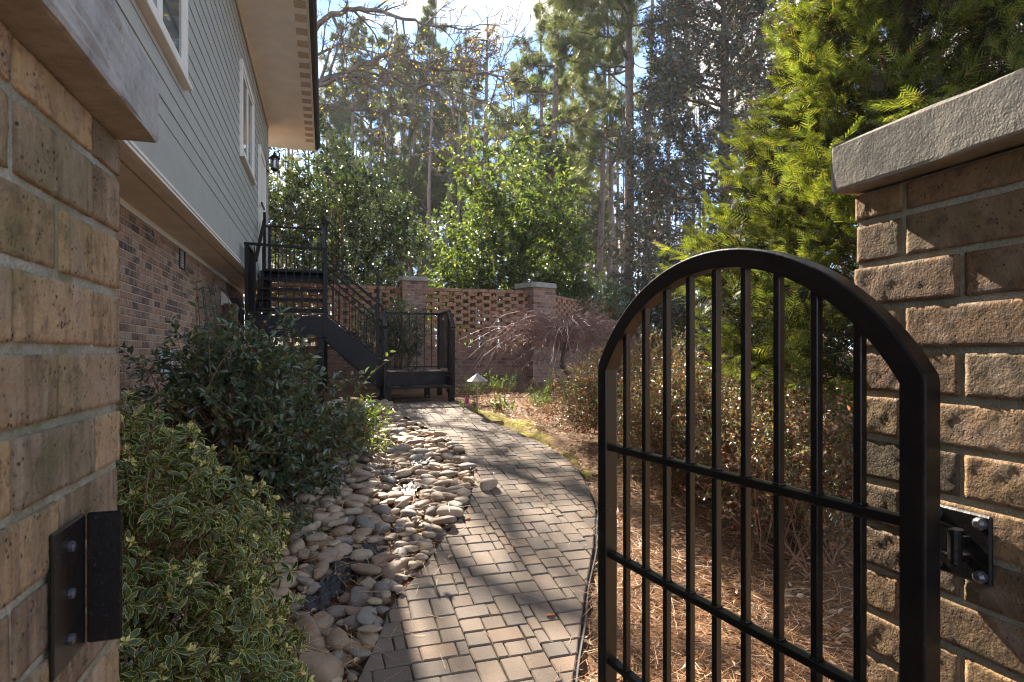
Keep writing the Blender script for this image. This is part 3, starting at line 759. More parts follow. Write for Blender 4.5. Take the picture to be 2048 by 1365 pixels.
m = MB(); m.box((BX - .02, HY0, ZF0 - .055), (BX + .022, HY1 - .3, ZF0 + .0035), .003); m.build('frieze_trim', M['trim'], house)
m = MB(); m.box((SX - .141, HY0, ZF0 + .032), (SX - .11, HY1, ZF0 + .04)); m.build('soffit_gap_shade', M['dark'], house)  # dark strip laid in the soffit gap to stand for its shade
# upper frieze, soffit, vents, fascia
m = MB(); m.box((SX + .003, HY0, ZS - .06), (SX + .03, HY1, ZS - .001), .003); m.build('frieze_board', M['trim'], house)
m = MB(); m.box((-8.3, HY0, ZS), (EX - .02, 15.0, ZS + .02)); sof = m.build('soffit', M['soffit'], house)
for k in range(28):
    y = 4.2 + k * .37
    m = MB()
    for q in range(6):
        m.box((-.412, y + q * .035, ZS - .006), (-.25, y + q * .035 + .02, ZS - .0005))
    m.build('soffit_vent', M['vent'], sof)
m = MB(); m.box((EX - .022, HY0, ZS - .015), (EX, 15.02, ZS + .17), .002); m.build('fascia', M['trim'], house)
m = MB()
gprof = [(EX + .003, ZS + .05), (EX + .06, ZS + .045), (EX + .10, ZS + .09), (EX + .11, ZS + .16), (EX + .003, ZS + .16)]
m.prism([(x, HY0, z) for x, z in gprof], (0, 0, 0), (0, 15.0 - HY0, 0)); m.build('gutter', M['dark'], house)
m = MB(); m.prism([(EX + .05, HY0, ZS + .175), (-4.5, HY0, ZS + 2.3), (-9, HY0, ZS + .175)], (0, 0, 0), (0, 15.05 - HY0, 0)); m.build('roof', M['roof'], house)
def window(y0, y1, z0, z1, sashes):
    x = SX
    m = MB(); w_ = .085; s = .035
    m.box((x - .02, y0, z0), (x + s, y0 + w_, z1), .003); m.box((x - .02, y1 - w_, z0), (x + s, y1, z1), .003)
    m.box((x - .02, y0 + w_, z1 - w_), (x + s, y1 - w_, z1), .003); m.box((x - .02, y0 + w_, z0), (x + s, y1 - w_, z0 + w_), .003)
    wd = m.build('window', M['trim'], house)
    m = MB(); m.box((x - .02, y0 - .02, z0 - .04), (x + s + .03, y1 + .02, z0 - .001), .004); m.build('sill', M['trim'], wd)
    a, b = y0 + w_, y1 - w_; wd_ = (b - a) / sashes
    for q in range(sashes):
        p0, p1 = a + q * wd_ + .003, a + (q + 1) * wd_ - .003; zz0, zz1 = z0 + w_ + .003, z1 - w_ - .003; f = .05
        m = MB(); m.box((x - .015, p0, zz0), (x + .02, p0 + f, zz1), .002); m.box((x - .015, p1 - f, zz0), (x + .02, p1, zz1), .002)
        m.box((x - .015, p0 + f, zz1 - f), (x + .02, p1 - f, zz1), .002); m.box((x - .015, p0 + f, zz0), (x + .02, p1 - f, zz0 + f), .002); m.build('sash', M['trim'], wd)
        m = MB(); m.box((x - .01, p0 + f, zz0 + f), (x + .008, p1 - f, zz1 - f)); m.build('pane', M['glass'], wd)
window(3.3, 5.72, 3.79, 5.75, 3)
window(9.26, 10.78, 4.33, 5.68, 2)
# door above the top deck
m = MB(); m.box((SX - .02, 11.72, 2.99), (SX + .035, 11.82, 5.28), .003); m.box((SX - .02, 12.74, 2.99), (SX + .035, 12.86, 5.28), .003); m.box((SX - .02, 11.82, 5.17), (SX + .035, 12.74, 5.28), .003)
dr = m.build('door', M['trim'], house)
m = MB(); m.box((SX - .02, 11.825, 3.0), (SX + .015, 12.735, 5.165), .003); m.build('door_leaf', M['trim'], dr)
m = MB(); m.tube([(SX + .02, 12.66, 4.0), (SX + .06, 12.66, 4.0)], [.012, .03], 8, True); m.build('handle', M['bolt'], dr)
# crawl space vent in the brick
m = MB(); m.box((BX - .03, 7.66, 2.47), (BX + .008, 7.70, 2.72)); m.box((BX - .03, 7.93, 2.47), (BX + .008, 7.97, 2.72)); m.box((BX - .03, 7.70, 2.47), (BX + .008, 7.93, 2.495)); m.box((BX - .03, 7.70, 2.70), (BX + .008, 7.93, 2.72))
fv = m.build('foundation_vent', M['dark'], house)
for q in range(6):
    m = MB(); m.bar((BX - .008, 7.702, 2.515 + q * .032), (BX - .008, 7.928, 2.515 + q * .032), .022, .004, side=(.8, 0, .6)); m.build('louvre', M['dark'], fv)
# lower pale vent box low in the brick
t = thing('wall_vent_box', 'pale grey louvred vent low on the house brick above the shrub', 'vent', (BX, 7.0, 1.4))
m = MB(); m.box((BX + .001, 6.80, 1.30), (BX + .03, 7.24, 1.52), .004); m.build('vent_body', M['grey_metal'], t)
for q in range(4):
    m = MB(); m.bar((BX + .034, 6.82, 1.34 + q * .045), (BX + .034, 7.22, 1.34 + q * .045), .016, .003, side=(.8, 0, -.6)); m.build('louvre', M['grey_metal'], t)
# dryer style hood
t = thing('dryer_hood', 'small cream wedge shaped vent hood on the shaded house brick', 'vent hood', (BX, 10.6, 2.3))
m = MB(); m.prism([(BX + .001, 10.55, 2.30), (BX + .16, 10.55, 2.30), (BX + .001, 10.55, 2.50)], (0, 0, 0), (0, .22, 0)); m.build('hood_shell', M['white_plastic'], t)
m = MB(); m.box((BX + .001, 10.53, 2.27), (BX + .03, 10.79, 2.297)); m.build('hood_flange', M['white_plastic'], t)
# wall lantern
t = thing('wall_lantern', 'black carriage lantern on the house corner beside the upper door', 'lantern', (SX + .02, 13.1, 5.25))
lx, ly = SX + .17, 13.1
m = MB(); m.box((SX + .013, ly - .05, 5.13), (SX + .03, ly + .05, 5.37), .004); m.build('back_plate', M['gate'], t)
a = np.linspace(0, 1, 8); m = MB(); m.tube(np.stack([SX + .03 + .14 * a, np.full(8, ly), 5.22 - .07 * np.sin(a * 3.14)], 1), .011, 6); m.build('arm', M['gate'], t)
m = MB()
m.tube([(lx, ly, 5.20), (lx, ly, 5.23), (lx, ly, 5.26)], [.03, .07, .075], 8, True)
for q in range(6):
    an = q * math.pi / 3; m.bar((lx + .068 * math.cos(an), ly + .068 * math.sin(an), 5.26), (lx + .085 * math.cos(an), ly + .085 * math.sin(an), 5.46), .01, .01)
m.build('cage', M['gate'], t)
m = MB(); m.tube([(lx, ly, 5.265), (lx, ly, 5.455)], [.062, .078], 8); m.build('lamp_glass', M['lamp_glass'], t)
m = MB(); m.tube([(lx, ly, 5.46), (lx, ly, 5.475), (lx, ly, 5.53), (lx, ly, 5.55), (lx, ly, 5.57), (lx, ly, 5.61)], [.115, .105, .05, .028, .03, .004], 10, True); m.build('lamp_roof', M['gate'], t)
# downpipe elbow in the dark corner under the landing
t = thing('drain_pipe', 'black drain pipe with bent top on the brick below the stairs', 'pipe', (BX + .07, 10.9, .8))
m = MB(); a = np.linspace(0, 1.57, 6)
m.tube([(BX + .01, 10.7, 2.36), (BX + .2, 10.7, 2.36)] + [(BX + .2 + .08 * math.sin(q), 10.7, 2.28 + .08 * math.cos(q)) for q in a] + [(BX + .28, 10.7, 1.5), (BX + .28, 10.7, .7)], .045, 8, True)
m.build('pipe_run', M['dark'], t, smooth=True)

# ------------------------------------------------------------------ garden wall with open brick screen
def wall_run(name, label, origin, ang, length, skip, pick):
    """a wall along its own u axis; the lower part solid, the upper part an open screen with gaps of half a brick"""
    ca, sa = math.cos(ang), math.sin(ang); o = np.array([*origin, .7]); R = np.array([[ca, -sa, 0], [sa, ca, 0], [0, 0, 1.]])
    t = thing(name, label, 'wall', o)
    zb, ztop = .55, 2.925; zsol = ztop - 16 * CO - .001
    m = MB(); m.box((0, .012, zb - .7), (length, .19, zsol - .7 - .012), R=R, o=o); m.build('mortar_core', M['wall_mortar'], t)
    sb, solid = [], []
    for c in range(16):
        z = ztop - CO * c - CO / 2
        if c < 1:
            for q in range(int(length / PITCH)): sb.append((q * PITCH + BL / 2, z, BL, .2))
            continue
        per = .318
        for q in range(-1, int(length / per) + 1):
            u = q * per + (per / 2 if c % 2 else 0) + .1
            if 0 < u - .105 and u + .105 < length: sb.append((u, z, .206, .2))
    for c in range(30):
        z = zsol - CO * c - CO / 2
        if z < zb: break
        for q in range(int(length / PITCH)):
            u = q * PITCH + BL / 2 + (PITCH / 2 if c % 2 else 0)
            if u + BL / 2 < length: solid.append((u, z, BL, .09))
    ok = lambda u: not any(a < u < b for a, b in skip)
    sb = [b for b in sb if ok(b[0])]; solid = [b for b in solid if ok(b[0])]
    W = lambda u, v, z: o + R @ np.array([u, v, z - .7])
    key = lambda b: (not pick(b[0], b[1]), b[1] < 1.0)
    allb = sorted([(b, 's') for b in sb] + [(b, 'w') for b in solid], key=lambda k: (key(k[0]), k[1] == 'w', -k[0][1]))
    me_s = plain_brick(.206, BH + .007, .2, .003); me_s.materials.append(M['screen_brick'])
    me_c = plain_brick(BL, BH, .2, .003); me_c.materials.append(M['screen_brick'])
    me_w = plain_brick(BL, BH, .2, .003); me_w.materials.append(M['wall_brick'])
    rr = random.Random(9); rest_s, rest_w = MB(), MB()
    for n_, ((u, z, l, d), kd) in enumerate(allb):
        v = .1 + rr.gauss(0, .0015)
        if n_ < 300:
            link('brick', (me_s if l > .2 else me_c) if kd == 's' else me_w, t, W(u, v, z) - o, (0, 0, ang))
        else:
            (rest_s if kd == 's' else rest_w).box((u - l / 2, v - .1, z - .7 - BH / 2 - (.0035 if l > .2 else 0)), (u + l / 2, v + .1, z - .7 + BH / 2 + (.0035 if l > .2 else 0)), R=R, o=o)
    if rest_s.n: tag(rest_s.build('screen_bricks', M['screen_brick'], t), kind='stuff')
    if rest_w.n: tag(rest_w.build('lower_bricks', M['wall_brick'], t), kind='stuff')
    return t
wall_run('garden_wall', 'brick garden wall with openwork screen top behind the black stairs', (-1.6, 12.9), 0, 6.2, [(3.15, 3.65)], lambda u, z: u > 2.0)
wall_run('garden_wall', 'distant low brick screen wall running off beyond the corner pier', (4.9, 13.2), math.radians(44.5), 7.2, [], lambda u, z: z > 1.6)
def pier(label, cx, cy, ang, w_, ztop, captop):
    t = thing('brick_pier', label, 'pier', (cx, cy, .7)); base = root_loc(t); ca, sa = math.cos(ang), math.sin(ang)
    R = np.array([[ca, -sa, 0], [sa, ca, 0], [0, 0, 1.]])
    h = w_ / 2; m = MB(); m.box((-h + .006, -h + .006, -.2), (h - .006, h - .006, ztop - .7), R=R, o=base); m.build('mortar_core', M['wall_mortar'], t)
    me = plain_brick(BL, BH, BD, .003); me.materials.append(M['wall_brick']); c = 0; rr = random.Random(3); cnt = 0; rest = MB()
    while ztop - CO * (c + 1) > .6:
        z = ztop - CO * c - CO / 2
        for ax in (0, 1):
            own = (c + ax) % 2 == 0; a = -h if own else -h + BD + .0095; b = h if own else h - BD - .0095
            k = max(1, round((b - a + .0095) / PITCH)); pl = (b - a + .0095) / k
            for q in range(k):
                for sd_ in (-1, 1):
                    u = a + q * pl + (pl - .0095) / 2; v = sd_ * (h - BD / 2)
                    p = np.array([u, v, z - .7]) if ax == 0 else np.array([v, u, z - .7])
                    link('brick', me, t, R @ p, (0, 0, ang + (0 if ax == 0 else math.pi / 2)), ((pl - .0095) / BL, 1, 1)); cnt += 1
        c += 1
    e = h + .045; ch = .1 * w_
    pts = [(-e + ch, -e), (e - ch, -e), (e, -e + ch), (e, e - ch), (e - ch, e), (-e + ch, e), (-e, e - ch), (-e, -e + ch)]
    m = MB(); m.prism([base + R @ np.array([x, y, ztop - .7 + .001]) for x, y in pts], (0, 0, 0), (0, 0, captop - ztop)); m.build('cap_stone', M['cap'], t)
pier('brick pier in the screen wall beside the stair handrail', 1.80, 12.96, 0, .50, 3.03, 3.12)
pier('wide corner pier of the screen wall behind the bare maple', 4.66, 13.12, math.radians(20), .66, 2.99, 3.10)
pier('far sunlit brick pier seen through the gate pickets', 10.15, 18.5, math.radians(44.5), .66, 2.96, 3.08)

# ------------------------------------------------------------------ outside stairs
st = thing('metal_staircase', 'dark brown metal stairs turning up to the deck beside the house', 'staircase', (.5, 9.5, .78))
LX0, LX1, LY0, LY1 = .86, 1.86, 9.27, 10.2        # low landing
ZL, ZM, ZD = 1.22, 2.03, 2.98
MX0, MX1 = -1.06, .0; MY0, MY1 = 9.2, 10.2
def part(name, f, mat='stair', **k):
    m = MB(); f(m); return m.build(name, M[mat], st, **k)
part('step_tread', lambda m: m.box((LX0, LY0 - .33, .975), (LX1, LY0 - .03, 1.01), .004))
part('landing', lambda m: m.box((LX0 - .01, LY0 - .02, ZL - .035), (LX1, LY1, ZL), .004))
part('riser_board', lambda m: m.box((LX0 + .02, LY0 + .0, 1.012), (LX1 - .02, LY0 + .02, ZL - .037)))
for x in (LX0 + .01, LX1 - .05):
    part('side_skirt', lambda m: m.box((x, LY0 - .28, .90), (x + .03, LY0 - .022, 1.15)))
    part('leg', lambda m: m.box((x - .02, LY0 - .33, .55), (x + .06, LY0 - .24, .973), .003))
    part('leg', lambda m: m.box((x - .02, LY1 - .3, .55), (x + .06, LY1 - .2, ZL - .037), .003))
part('leg', lambda m: m.box((LX1 - .35, LY0 + .2, .55), (LX1 - .27, LY0 + .28, ZL - .037), .003))
def post(x, y, z0, z1, w_=.045): part('post', lambda m: m.box((x - w_ / 2, y - w_ / 2, z0), (x + w_ / 2, y + w_ / 2, z1), .003))
def rail(p0, p1, w_=.05, h_=.035, nm='top_rail'): part(nm, lambda m: m.bar(p0, p1, w_, h_, ch=.003))
def baluster_row(p0, p1, top, n, bot=.05):
    p0 = np.array(p0, float); p1 = np.array(p1, float)
    part('bottom_rail', lambda m: m.bar(p0 + [0, 0, bot], p1 + [0, 0, bot], .03, .02))
    for q in range(n):
        p = p0 + (p1 - p0) * (q + 1) / (n + 1)
        part('baluster', lambda m: m.box((p[0] - .007, p[1] - .007, p[2] + bot + .01), (p[0] + .007, p[1] + .007, p[2] + top - .017)))
R1 = .95
# low landing guards: back, right, and the short handrails down to the newels
for x in (LX0 - .02, LX1):
    post(x, LY0 - .30, .78, 1.86); post(x, LY0 + .02, ZL - .2, ZL + R1)
    rail((x, LY0 + .03, ZL + R1 - .01), (x, LY0 - .34, 1.885), .06, .03, 'handrail')
post(LX1, LY1 - .02, ZL, ZL + R1); post(LX0 - .02, LY1 - .02, ZL - .3, ZM + .9)
rail((LX0 - .06, LY1 - .02, ZL + R1), (LX1 + .02, LY1 - .02, ZL + R1)); baluster_row((LX0, LY1 - .02, ZL), (LX1, LY1 - .02, ZL), R1, 7)
rail((LX1, LY0 + .02, ZL + R1), (LX1, LY1, ZL + R1)); baluster_row((LX1, LY0 + .05, ZL), (LX1, LY1 - .05, ZL), R1, 7)
baluster_row((LX1, LY0 - .28, .98), (LX1, LY0, .98), .95, 2)
# flight to the middle landing
def stringer(y):
    pts = [(MX1 - .02, y, ZM + .02), (MX1 + .02, y, ZM + .02), (LX0 + .0, y, ZL + .12), (LX0 + .0, y, ZL - .25), (LX0 - .08, y, ZL - .25), (MX1 - .02, y, ZM - .32)]
    part('stringer', lambda m: m.prism(pts, (0, 0, 0), (0, .04, 0)))
stringer(LY0 - .02); stringer(LY1 - .06)
for q in range(3):
    x = LX0 - (q + 1) * .215; z = ZL + (q + 1) * .2025
    part('stair_tread', lambda m: m.box((x, LY0 + .025, z - .03), (x + .25, LY1 - .065, z), .003))
for y in (LY0, LY1 - .04):
    rail((MX1 + .02, y, ZM + .86), (LX0 - .02, y, ZL + .98)); rail((MX1 + .02, y, ZM + .62), (LX0 - .02, y, ZL + .74), .03, .025, 'mid_rail')
    p0 = np.array([MX1 + .03, y, ZM + .05]); p1 = np.array([LX0 - .03, y, ZL + .18])
    part('bottom_rail', lambda m: m.bar(p0, p1, .03, .02))
    for q in range(8):
        p = p0 + (p1 - p0) * (q + 1) / 9
        part('baluster', lambda m: m.box((p[0] - .007, y - .007, p[2] + .012), (p[0] + .007, y + .007, p[2] + (.56 if q < 7 else .8))))
# middle landing
part('landing', lambda m: m.box((MX0, MY0 + .022, ZM - .035), (MX1 - .001, MY1, ZM), .004))
part('landing_beam', lambda m: m.box((MX0 - .02, MY0 - .02, ZM - .30), (MX1 - .021, MY0 + .02, ZM + .012), .003))
part('landing_beam', lambda m: m.box((MX0 - .02, MY0 + .022, ZM - .30), (MX0 + .02, MY1, ZM - .037), .003))
for x in (MX0 + .03, MX1 - .06):
    for y in (MY0 + .07, MY1 - .1): part('leg', lambda m: m.box((x - .045, y - .045, .5), (x + .045, y + .045, ZM - .304), .003))
post(MX0, MY0, ZM, ZM + 1.0); post(MX1, MY0, ZM - .3, ZM + 1.0, .06); post(MX1, MY1, ZM - .3, ZM + 1.0, .06); post(MX0, MY1, ZM, ZM + 1.0)
rail((MX0 - .03, MY0, ZM + 1.02), (MX1 + .03, MY0, ZM + .99)); baluster_row((MX0, MY0, ZM), (MX1, MY0, ZM), 1.0, 9, .06)
rail((MX0, MY0, ZM + 1.0), (MX0, MY1, ZM + 1.0)); baluster_row((MX0, MY0, ZM), (MX0, MY1, ZM), 1.0, 8, .06)
# flight to the deck
for q in range(5):
    y = MY1 + q * .27; z = ZM + (q + 1) * .19
    part('stair_tread', lambda m: m.box((MX0 + .03, y, z - .045), (MX1 - .03, y + .29, z), .003))
DY = MY1 + 5 * .27
part('deck_riser', lambda m: m.box((MX0 + .02, DY - .01, ZD - .16), (MX1 - .02, DY + .02, ZD - .05)))
for x in (MX0, MX1 - .04):
    pts = [(x, MY1 + .03, ZM - .25), (x, MY1 + .03, ZM + .12), (x, DY + .05, ZD + .02), (x, DY + .05, ZD - .30)]
    part('stringer', lambda m: m.prism(pts, (0, 0, 0), (.04, 0, 0)))
    xx = x + .02
    rail((xx, MY1 - .02, ZM + .92), (xx, DY + .1, ZD + .92), .055, .035, 'handrail')
    rail((xx, MY1 + .1, ZM + .25), (xx, DY + .1, ZD + .2), .03, .025, 'bottom_rail')
    post(xx, DY + .1, ZD - .2, ZD + 1.06)
DY1 = 12.55
part('deck', lambda m: m.box((SX + .045, DY + .022, ZD - .06), (MX1 + .05, DY1, ZD), .004))
for x in (SX + .12, MX1):
    for y in (DY + .1, DY1 - .1): part('leg', lambda m: m.box((x - .045, y - .045, .5), (x + .045, y + .045, ZD - .064), .003))
post(MX1, DY1 - .03, ZD, ZD + 1.05); post(SX + .12, DY1 - .03, ZD, ZD + 1.0)
rail((SX + .05, DY1 - .03, ZD + .98), (MX1 + .03, DY1 - .03, ZD + .98)); baluster_row((SX + .1, DY1 - .03, ZD), (MX1, DY1 - .03, ZD), .98, 7)
rail((MX1 + .02, DY + .1, ZD + .98), (MX1 + .02, DY1, ZD + .98)); baluster_row((MX1 + .02, DY + .1, ZD), (MX1 + .02, DY1, ZD), .98, 7)
rail((SX + .07, DY - .02, ZD + 1.2), (SX + .07, DY + .5, ZD + 1.2), .03, .03, 'grab_rail')

# ------------------------------------------------------------------ wire trellis by the house
t = thing('wire_trellis', 'green coated wire plant trellis leaning on the house brick', 'trellis', (-1.4, 8.6, .7))
tx, ty = -1.38, 8.75
for q, (dx, dy) in enumerate([(-.16, -.2), (-.1, .05), (.0, -.28), (.1, -.15), (.14, .08), (.04, .2)]):
    a = np.linspace(0, 1, 8)
    m = MB(); m.tube(np.stack([tx + dx * (1 - .45 * a) - .12 * a ** 2, ty + dy * (1 - .3 * a) + .05 * np.sin(a * 3), .62 + 1.75 * a], 1), .006, 5); m.build('upright_wire', M['green_wire'], t)
for q in range(7):
    a = np.linspace(0, 2 * np.pi, 13); z = .9 + q * .24; f = 1 - .4 * (z - .62) / 1.75
    m = MB(); m.tube(np.stack([tx - .12 * ((z - .62) / 1.75) ** 2 + .15 * f * np.cos(a), ty + .24 * f * np.sin(a), z + .015 * np.sin(a * 3)], 1), .005, 5); m.build('ring_wire', M['green_wire'], t)

# ------------------------------------------------------------------ path light, flag, edging
lp = np.array([1.97, 7.9]); zg = float(GZ(*lp))
t = thing('path_light', 'bronze path light with conical hat beside the mossy path edge', 'path light', (*lp, zg))
m = MB(); m.tube([(*lp, zg - .05), (*lp, zg + .40)], .013, 8, True); m.build('stem', M['lamp_metal'], t)
m = MB(); m.tube([(*lp, zg + .40), (*lp, zg + .425), (*lp, zg + .44)], [.018, .05, .055], 10, True); m.build('socket', M['lamp_metal'], t)
m = MB(); m.tube([(*lp, zg + .438), (*lp, zg + .446), (*lp, zg + .53), (*lp, zg + .558)], [.145, .147, .03, .004], 8); o = m.build('lamp_hat', M['lamp_metal'], t)
fp = np.array([1.98, 8.6]); zf = float(GZ(*fp))
t = thing('marker_flag', 'bright pink marker flag stuck in the soil by the stairs', 'flag', (*fp, zf))
m = MB(); m.tube([(*fp, zf - .03), (*fp, zf + .12)], .002, 5); m.build('wire', M['bolt'], t)
m = MB(); a = np.linspace(0, 1, 5); Vf = np.array([[fp[0] + .012 * math.sin(u * 5 + v) - .03 + u * .07, fp[1] + .02 * math.sin(u * 4), zf + .03 + v * .11 * (1 - .3 * u)] for u in a for v in (0, .5, 1)])
m.add(Vf, [(i * 3 + j, i * 3 + 3 + j, i * 3 + 4 + j, i * 3 + 1 + j) for i in range(4) for j in range(2)]); m.build('flag_cloth', M['pink'], t)
ye = np.linspace(2.1, 5.2, 40); m = MB(); m.tube(np.stack([path_x(PR, ye) + .018 + .006 * np.sin(ye * 9), ye, G(ye) + .014 + .008 * np.sin(ye * 5)], 1), .008, 6)
tag(m.build('path_edging', M['plastic_black']), 'long black plastic edging strip along the straw side of the path', 'edging')
ye = np.linspace(7.0, 8.7, 25); m = MB(); m.tube(np.stack([path_x(PL, ye) - .02 - .1 * np.sin((ye - 7) / 1.7 * 3.14) ** 2 * .4, ye, G(ye) + .03 + .03 * np.sin((ye - 7) * 4) ** 2], 1), .016, 6)
tag(m.build('path_edging', M['plastic_black']), 'short loose black edging strip by the stones below the stairs', 'edging')

# ------------------------------------------------------------------ river stones
def rock_mesh(seed, sub=3):
    bm = bmesh.new(); bmesh.ops.create_icosphere(bm, subdivisions=sub, radius=1); r = np.random.default_rng(seed)
    V = np.array([v.co for v in bm.verts]); a = rdir(5, r); s = 1.
    e = r.uniform(2.1, 4.2)
    V = np.sign(V) * np.abs(V) ** (2 / e) if r.random() < .6 else V
    f = lumpy(unit(V), seed, .15, 6, 1.7); V = V * f[:, None]
    V += .018 * np.stack([np.sin(V @ (r.normal(size=3) * 5) + r.random() * 6) for _ in range(3)], 1)
    V[:, 0] *= 1 + .12 * V[:, 1] * r.uniform(-1, 1)
    V /= np.abs(V).max(0)
    for v, c in zip(bm.verts, V): v.co = c
    me = bpy.data.meshes.new('river_stone'); bm.to_mesh(me); bm.free()
    me.polygons.foreach_set('use_smooth', np.ones(len(me.polygons), bool)); me.materials.append(M['rock_' + ('tan', 'grey', 'brown')[seed % 3]]); me.update(); return me
rocks = [rock_mesh(102 + k) for k in range(15)]
rr = np.random.default_rng(21); placed = [(-.08, 2.86, .13, 0), (-.08, 2.86, .13, 1)]
def rock_ok(x, y, rad, layer, f):
    for (a, b, c, l) in placed:
        if l == layer and (a - x) ** 2 + (b - y) ** 2 < (f * (rad + c)) ** 2: return False
    return True
holes = [(.30, 4.03, .10), (.16, 3.88, .11), (.08, 3.74, .10), (.0, 3.6, .09), (-.06, 3.5, .07), (.70, 5.0, .10), (.62, 5.2, .07), (.86, 5.75, .10)]
stones = []
for layer, n, f, smin, smax in ((0, 3800, .80, .03, .09), (1, 2000, .78, .028, .075)):
    sizes = np.sort(smin + (smax - smin) * rr.random(n) ** 1.7)[::-1]
    for s in sizes:
        y = rr.uniform(2.25, 8.9); x = path_x(PL, y) - rr.uniform(.0, 1.35) * (1 if y < 7.6 else .6) - s * .75
        if x < -1.0: continue
        if any((x - a) ** 2 + (y - b) ** 2 < (c + s * .55) ** 2 for a, b, c in holes) and rr.random() < .97: continue
        if not rock_ok(x, y, s, layer, f): continue
        placed.append((x, y, s, layer))
        stones.append((x, y, s, layer))
def stone_px(st_):
    x, y, s, l = st_; z = float(GZ(x, y)); D = x * SY + y * CY; r_ = x * CY - y * SY
    px, py = 1024 + 1200 * r_ / D, 707 - 1200 * (z - 1.5) / D
    vis = px > 560 and py < 1420 and not (px < 640 and py < 1150)
    hid = (x + .55) ** 2 / 1.0 + (y - 5.1) ** 2 / .9 < .8
    return s / D * (1 if vis else .02) * (.1 if hid else 1)
stones.sort(key=stone_px, reverse=True)
rest = MB()
size_w = lambda s: 'large' if s > .078 else ('small' if s < .05 else 'middling')
def where(x, y):
    d = path_x(PL, y) - x
    a = 'touching the pavers' if d < .14 else 'one stone off the pavers' if d < .28 else 'mid bed' if d < .46 else 'on the shrub side'
    for lim, b in ((2.9, 'at the near end of the bed'), (3.35, 'beside the variegated shrub'), (3.75, 'by the lower fabric strip'), (4.25, 'by the upper torn fabric'), (4.72, 'short of the loose path stone'),
                   (5.1, 'level with the loose path stone'), (5.6, 'just past the loose path stone'), (6.1, 'by the path bulge'), (6.8, 'by the camellia tips'), (7.8, 'nearing the stairs'), (99, 'at the stair foot')):
        if y < lim: return a + ' ' + b
for k, s_ in enumerate(stones):
    x, y, s, layer = s_
    z = float(GZ(x, y)) + (.012 if layer == 0 else .05 + .01 * rr.random()) + s * .18
    sc = (s * rr.uniform(1.1, 1.6), s * rr.uniform(.65, .95), s * rr.uniform(.34, .60))
    rot = (rr.normal() * .16, rr.normal() * .16, rr.uniform(0, 6.28))
    if k < 300:
        o = link('river_stone', (rm := rocks[rr.integers(15)]), None, (x, y, z), rot, sc)
        tag(o, f'{size_w(s)} {rm.materials[0].name.split()[0]} {"flat" if sc[2] < s * .46 else "plump"} stone {where(x, y)}', 'stone', 'river stones in the dry creek bed')
    else:
        Rm = np.array(Matrix.Rotation(rot[2], 3, 'Z') @ Matrix.Rotation(rot[0], 3, 'X'))
        if k == 300:
            low = []
            for q in range(4):
                me2 = rock_mesh(300 + q, 2); V = np.array([v.co for v in me2.vertices]); T = np.array([p.vertices for p in me2.polygons]); low.append((V, T)); bpy.data.meshes.remove(me2)
        V, T = low[rr.integers(4)]
        rest.add((V * np.array(sc)) @ Rm.T + np.array([x, y, z]), None, T)
if rest.n: tag(rest.build('small_river_stones', M['rock_tan'], smooth=True), 'smaller grey and tan river stones filling the dry creek bed', 'stones', kind='stuff')
o = link('river_stone', rocks[3], None, (1.31, 4.86, float(G(4.86)) + .03 + .032), (.1, -.08, .3), (.085, .06, .05)); tag(o, 'single loose tan stone lying on the pavers', 'stone')
o = link('river_stone', rocks[5], None, (-.08, 2.86, float(GZ(-.08, 2.86)) + .09), (.1, .12, -.45), (.165, .088, .085)); tag(o, 'largest oblong brown river stone at the bottom of the bed', 'stone')

# torn weed barrier showing between the stones
def fabric_patch(label, cx, cy, rx, ry, ang, seed, lift=.035):
    n = 14; u, v = np.meshgrid(np.linspace(-1, 1, n), np.linspace(-1, 1, n), indexing='ij'); r = np.random.default_rng(seed)
    ca, sa = math.cos(ang), math.sin(ang)
    ex = 1 + .25 * np.sin(v * 4 + seed); ey = 1 + .25 * np.sin(u * 5 + seed * 2)
    x = cx + ca * u * rx * ex - sa * v * ry * ey; y = cy + sa * u * rx * ex + ca * v * ry * ey
    z = GZ(x, y) + lift + .012 * np.sin(u * 9 + seed) * np.cos(v * 4) + .010 * np.sin((u + v) * 13 + seed) + .004 * r.normal(size=u.shape)
    V = np.stack([x, y, z], -1).reshape(-1, 3); i, j = np.meshgrid(np.arange(n - 1), np.arange(n - 1), indexing='ij'); a = (i * n + j).ravel()
    tag(link('weed_barrier', mesh('weed_barrier', V, quads=np.stack([a, a + n, a + n + 1, a + 1], 1), mat=M['fabric'], smooth=True)), label, 'fabric', 'black weed barrier showing between the stones')
fabric_patch('largest torn black weed barrier sheet crossing the near stones', .16, 3.88, .25, .10, .95, 1, .05)
fabric_patch('narrow black weed barrier strip running down among near stones', -.01, 3.58, .16, .065, 1.0, 2, .05)
fabric_patch('shiny scrap of weed barrier in the middle of the bed', .69, 5.05, .16, .08, 1.0, 3, .07)
fabric_patch('smaller shiny weed barrier scrap farther up the bed', .86, 5.76, .14, .07, .9, 4, .07)

# ------------------------------------------------------------------ shrubs
def shrub_thing(name, label, cat, c, zg, group=None): return thing(name, label, cat, (c[0], c[1], zg), group)
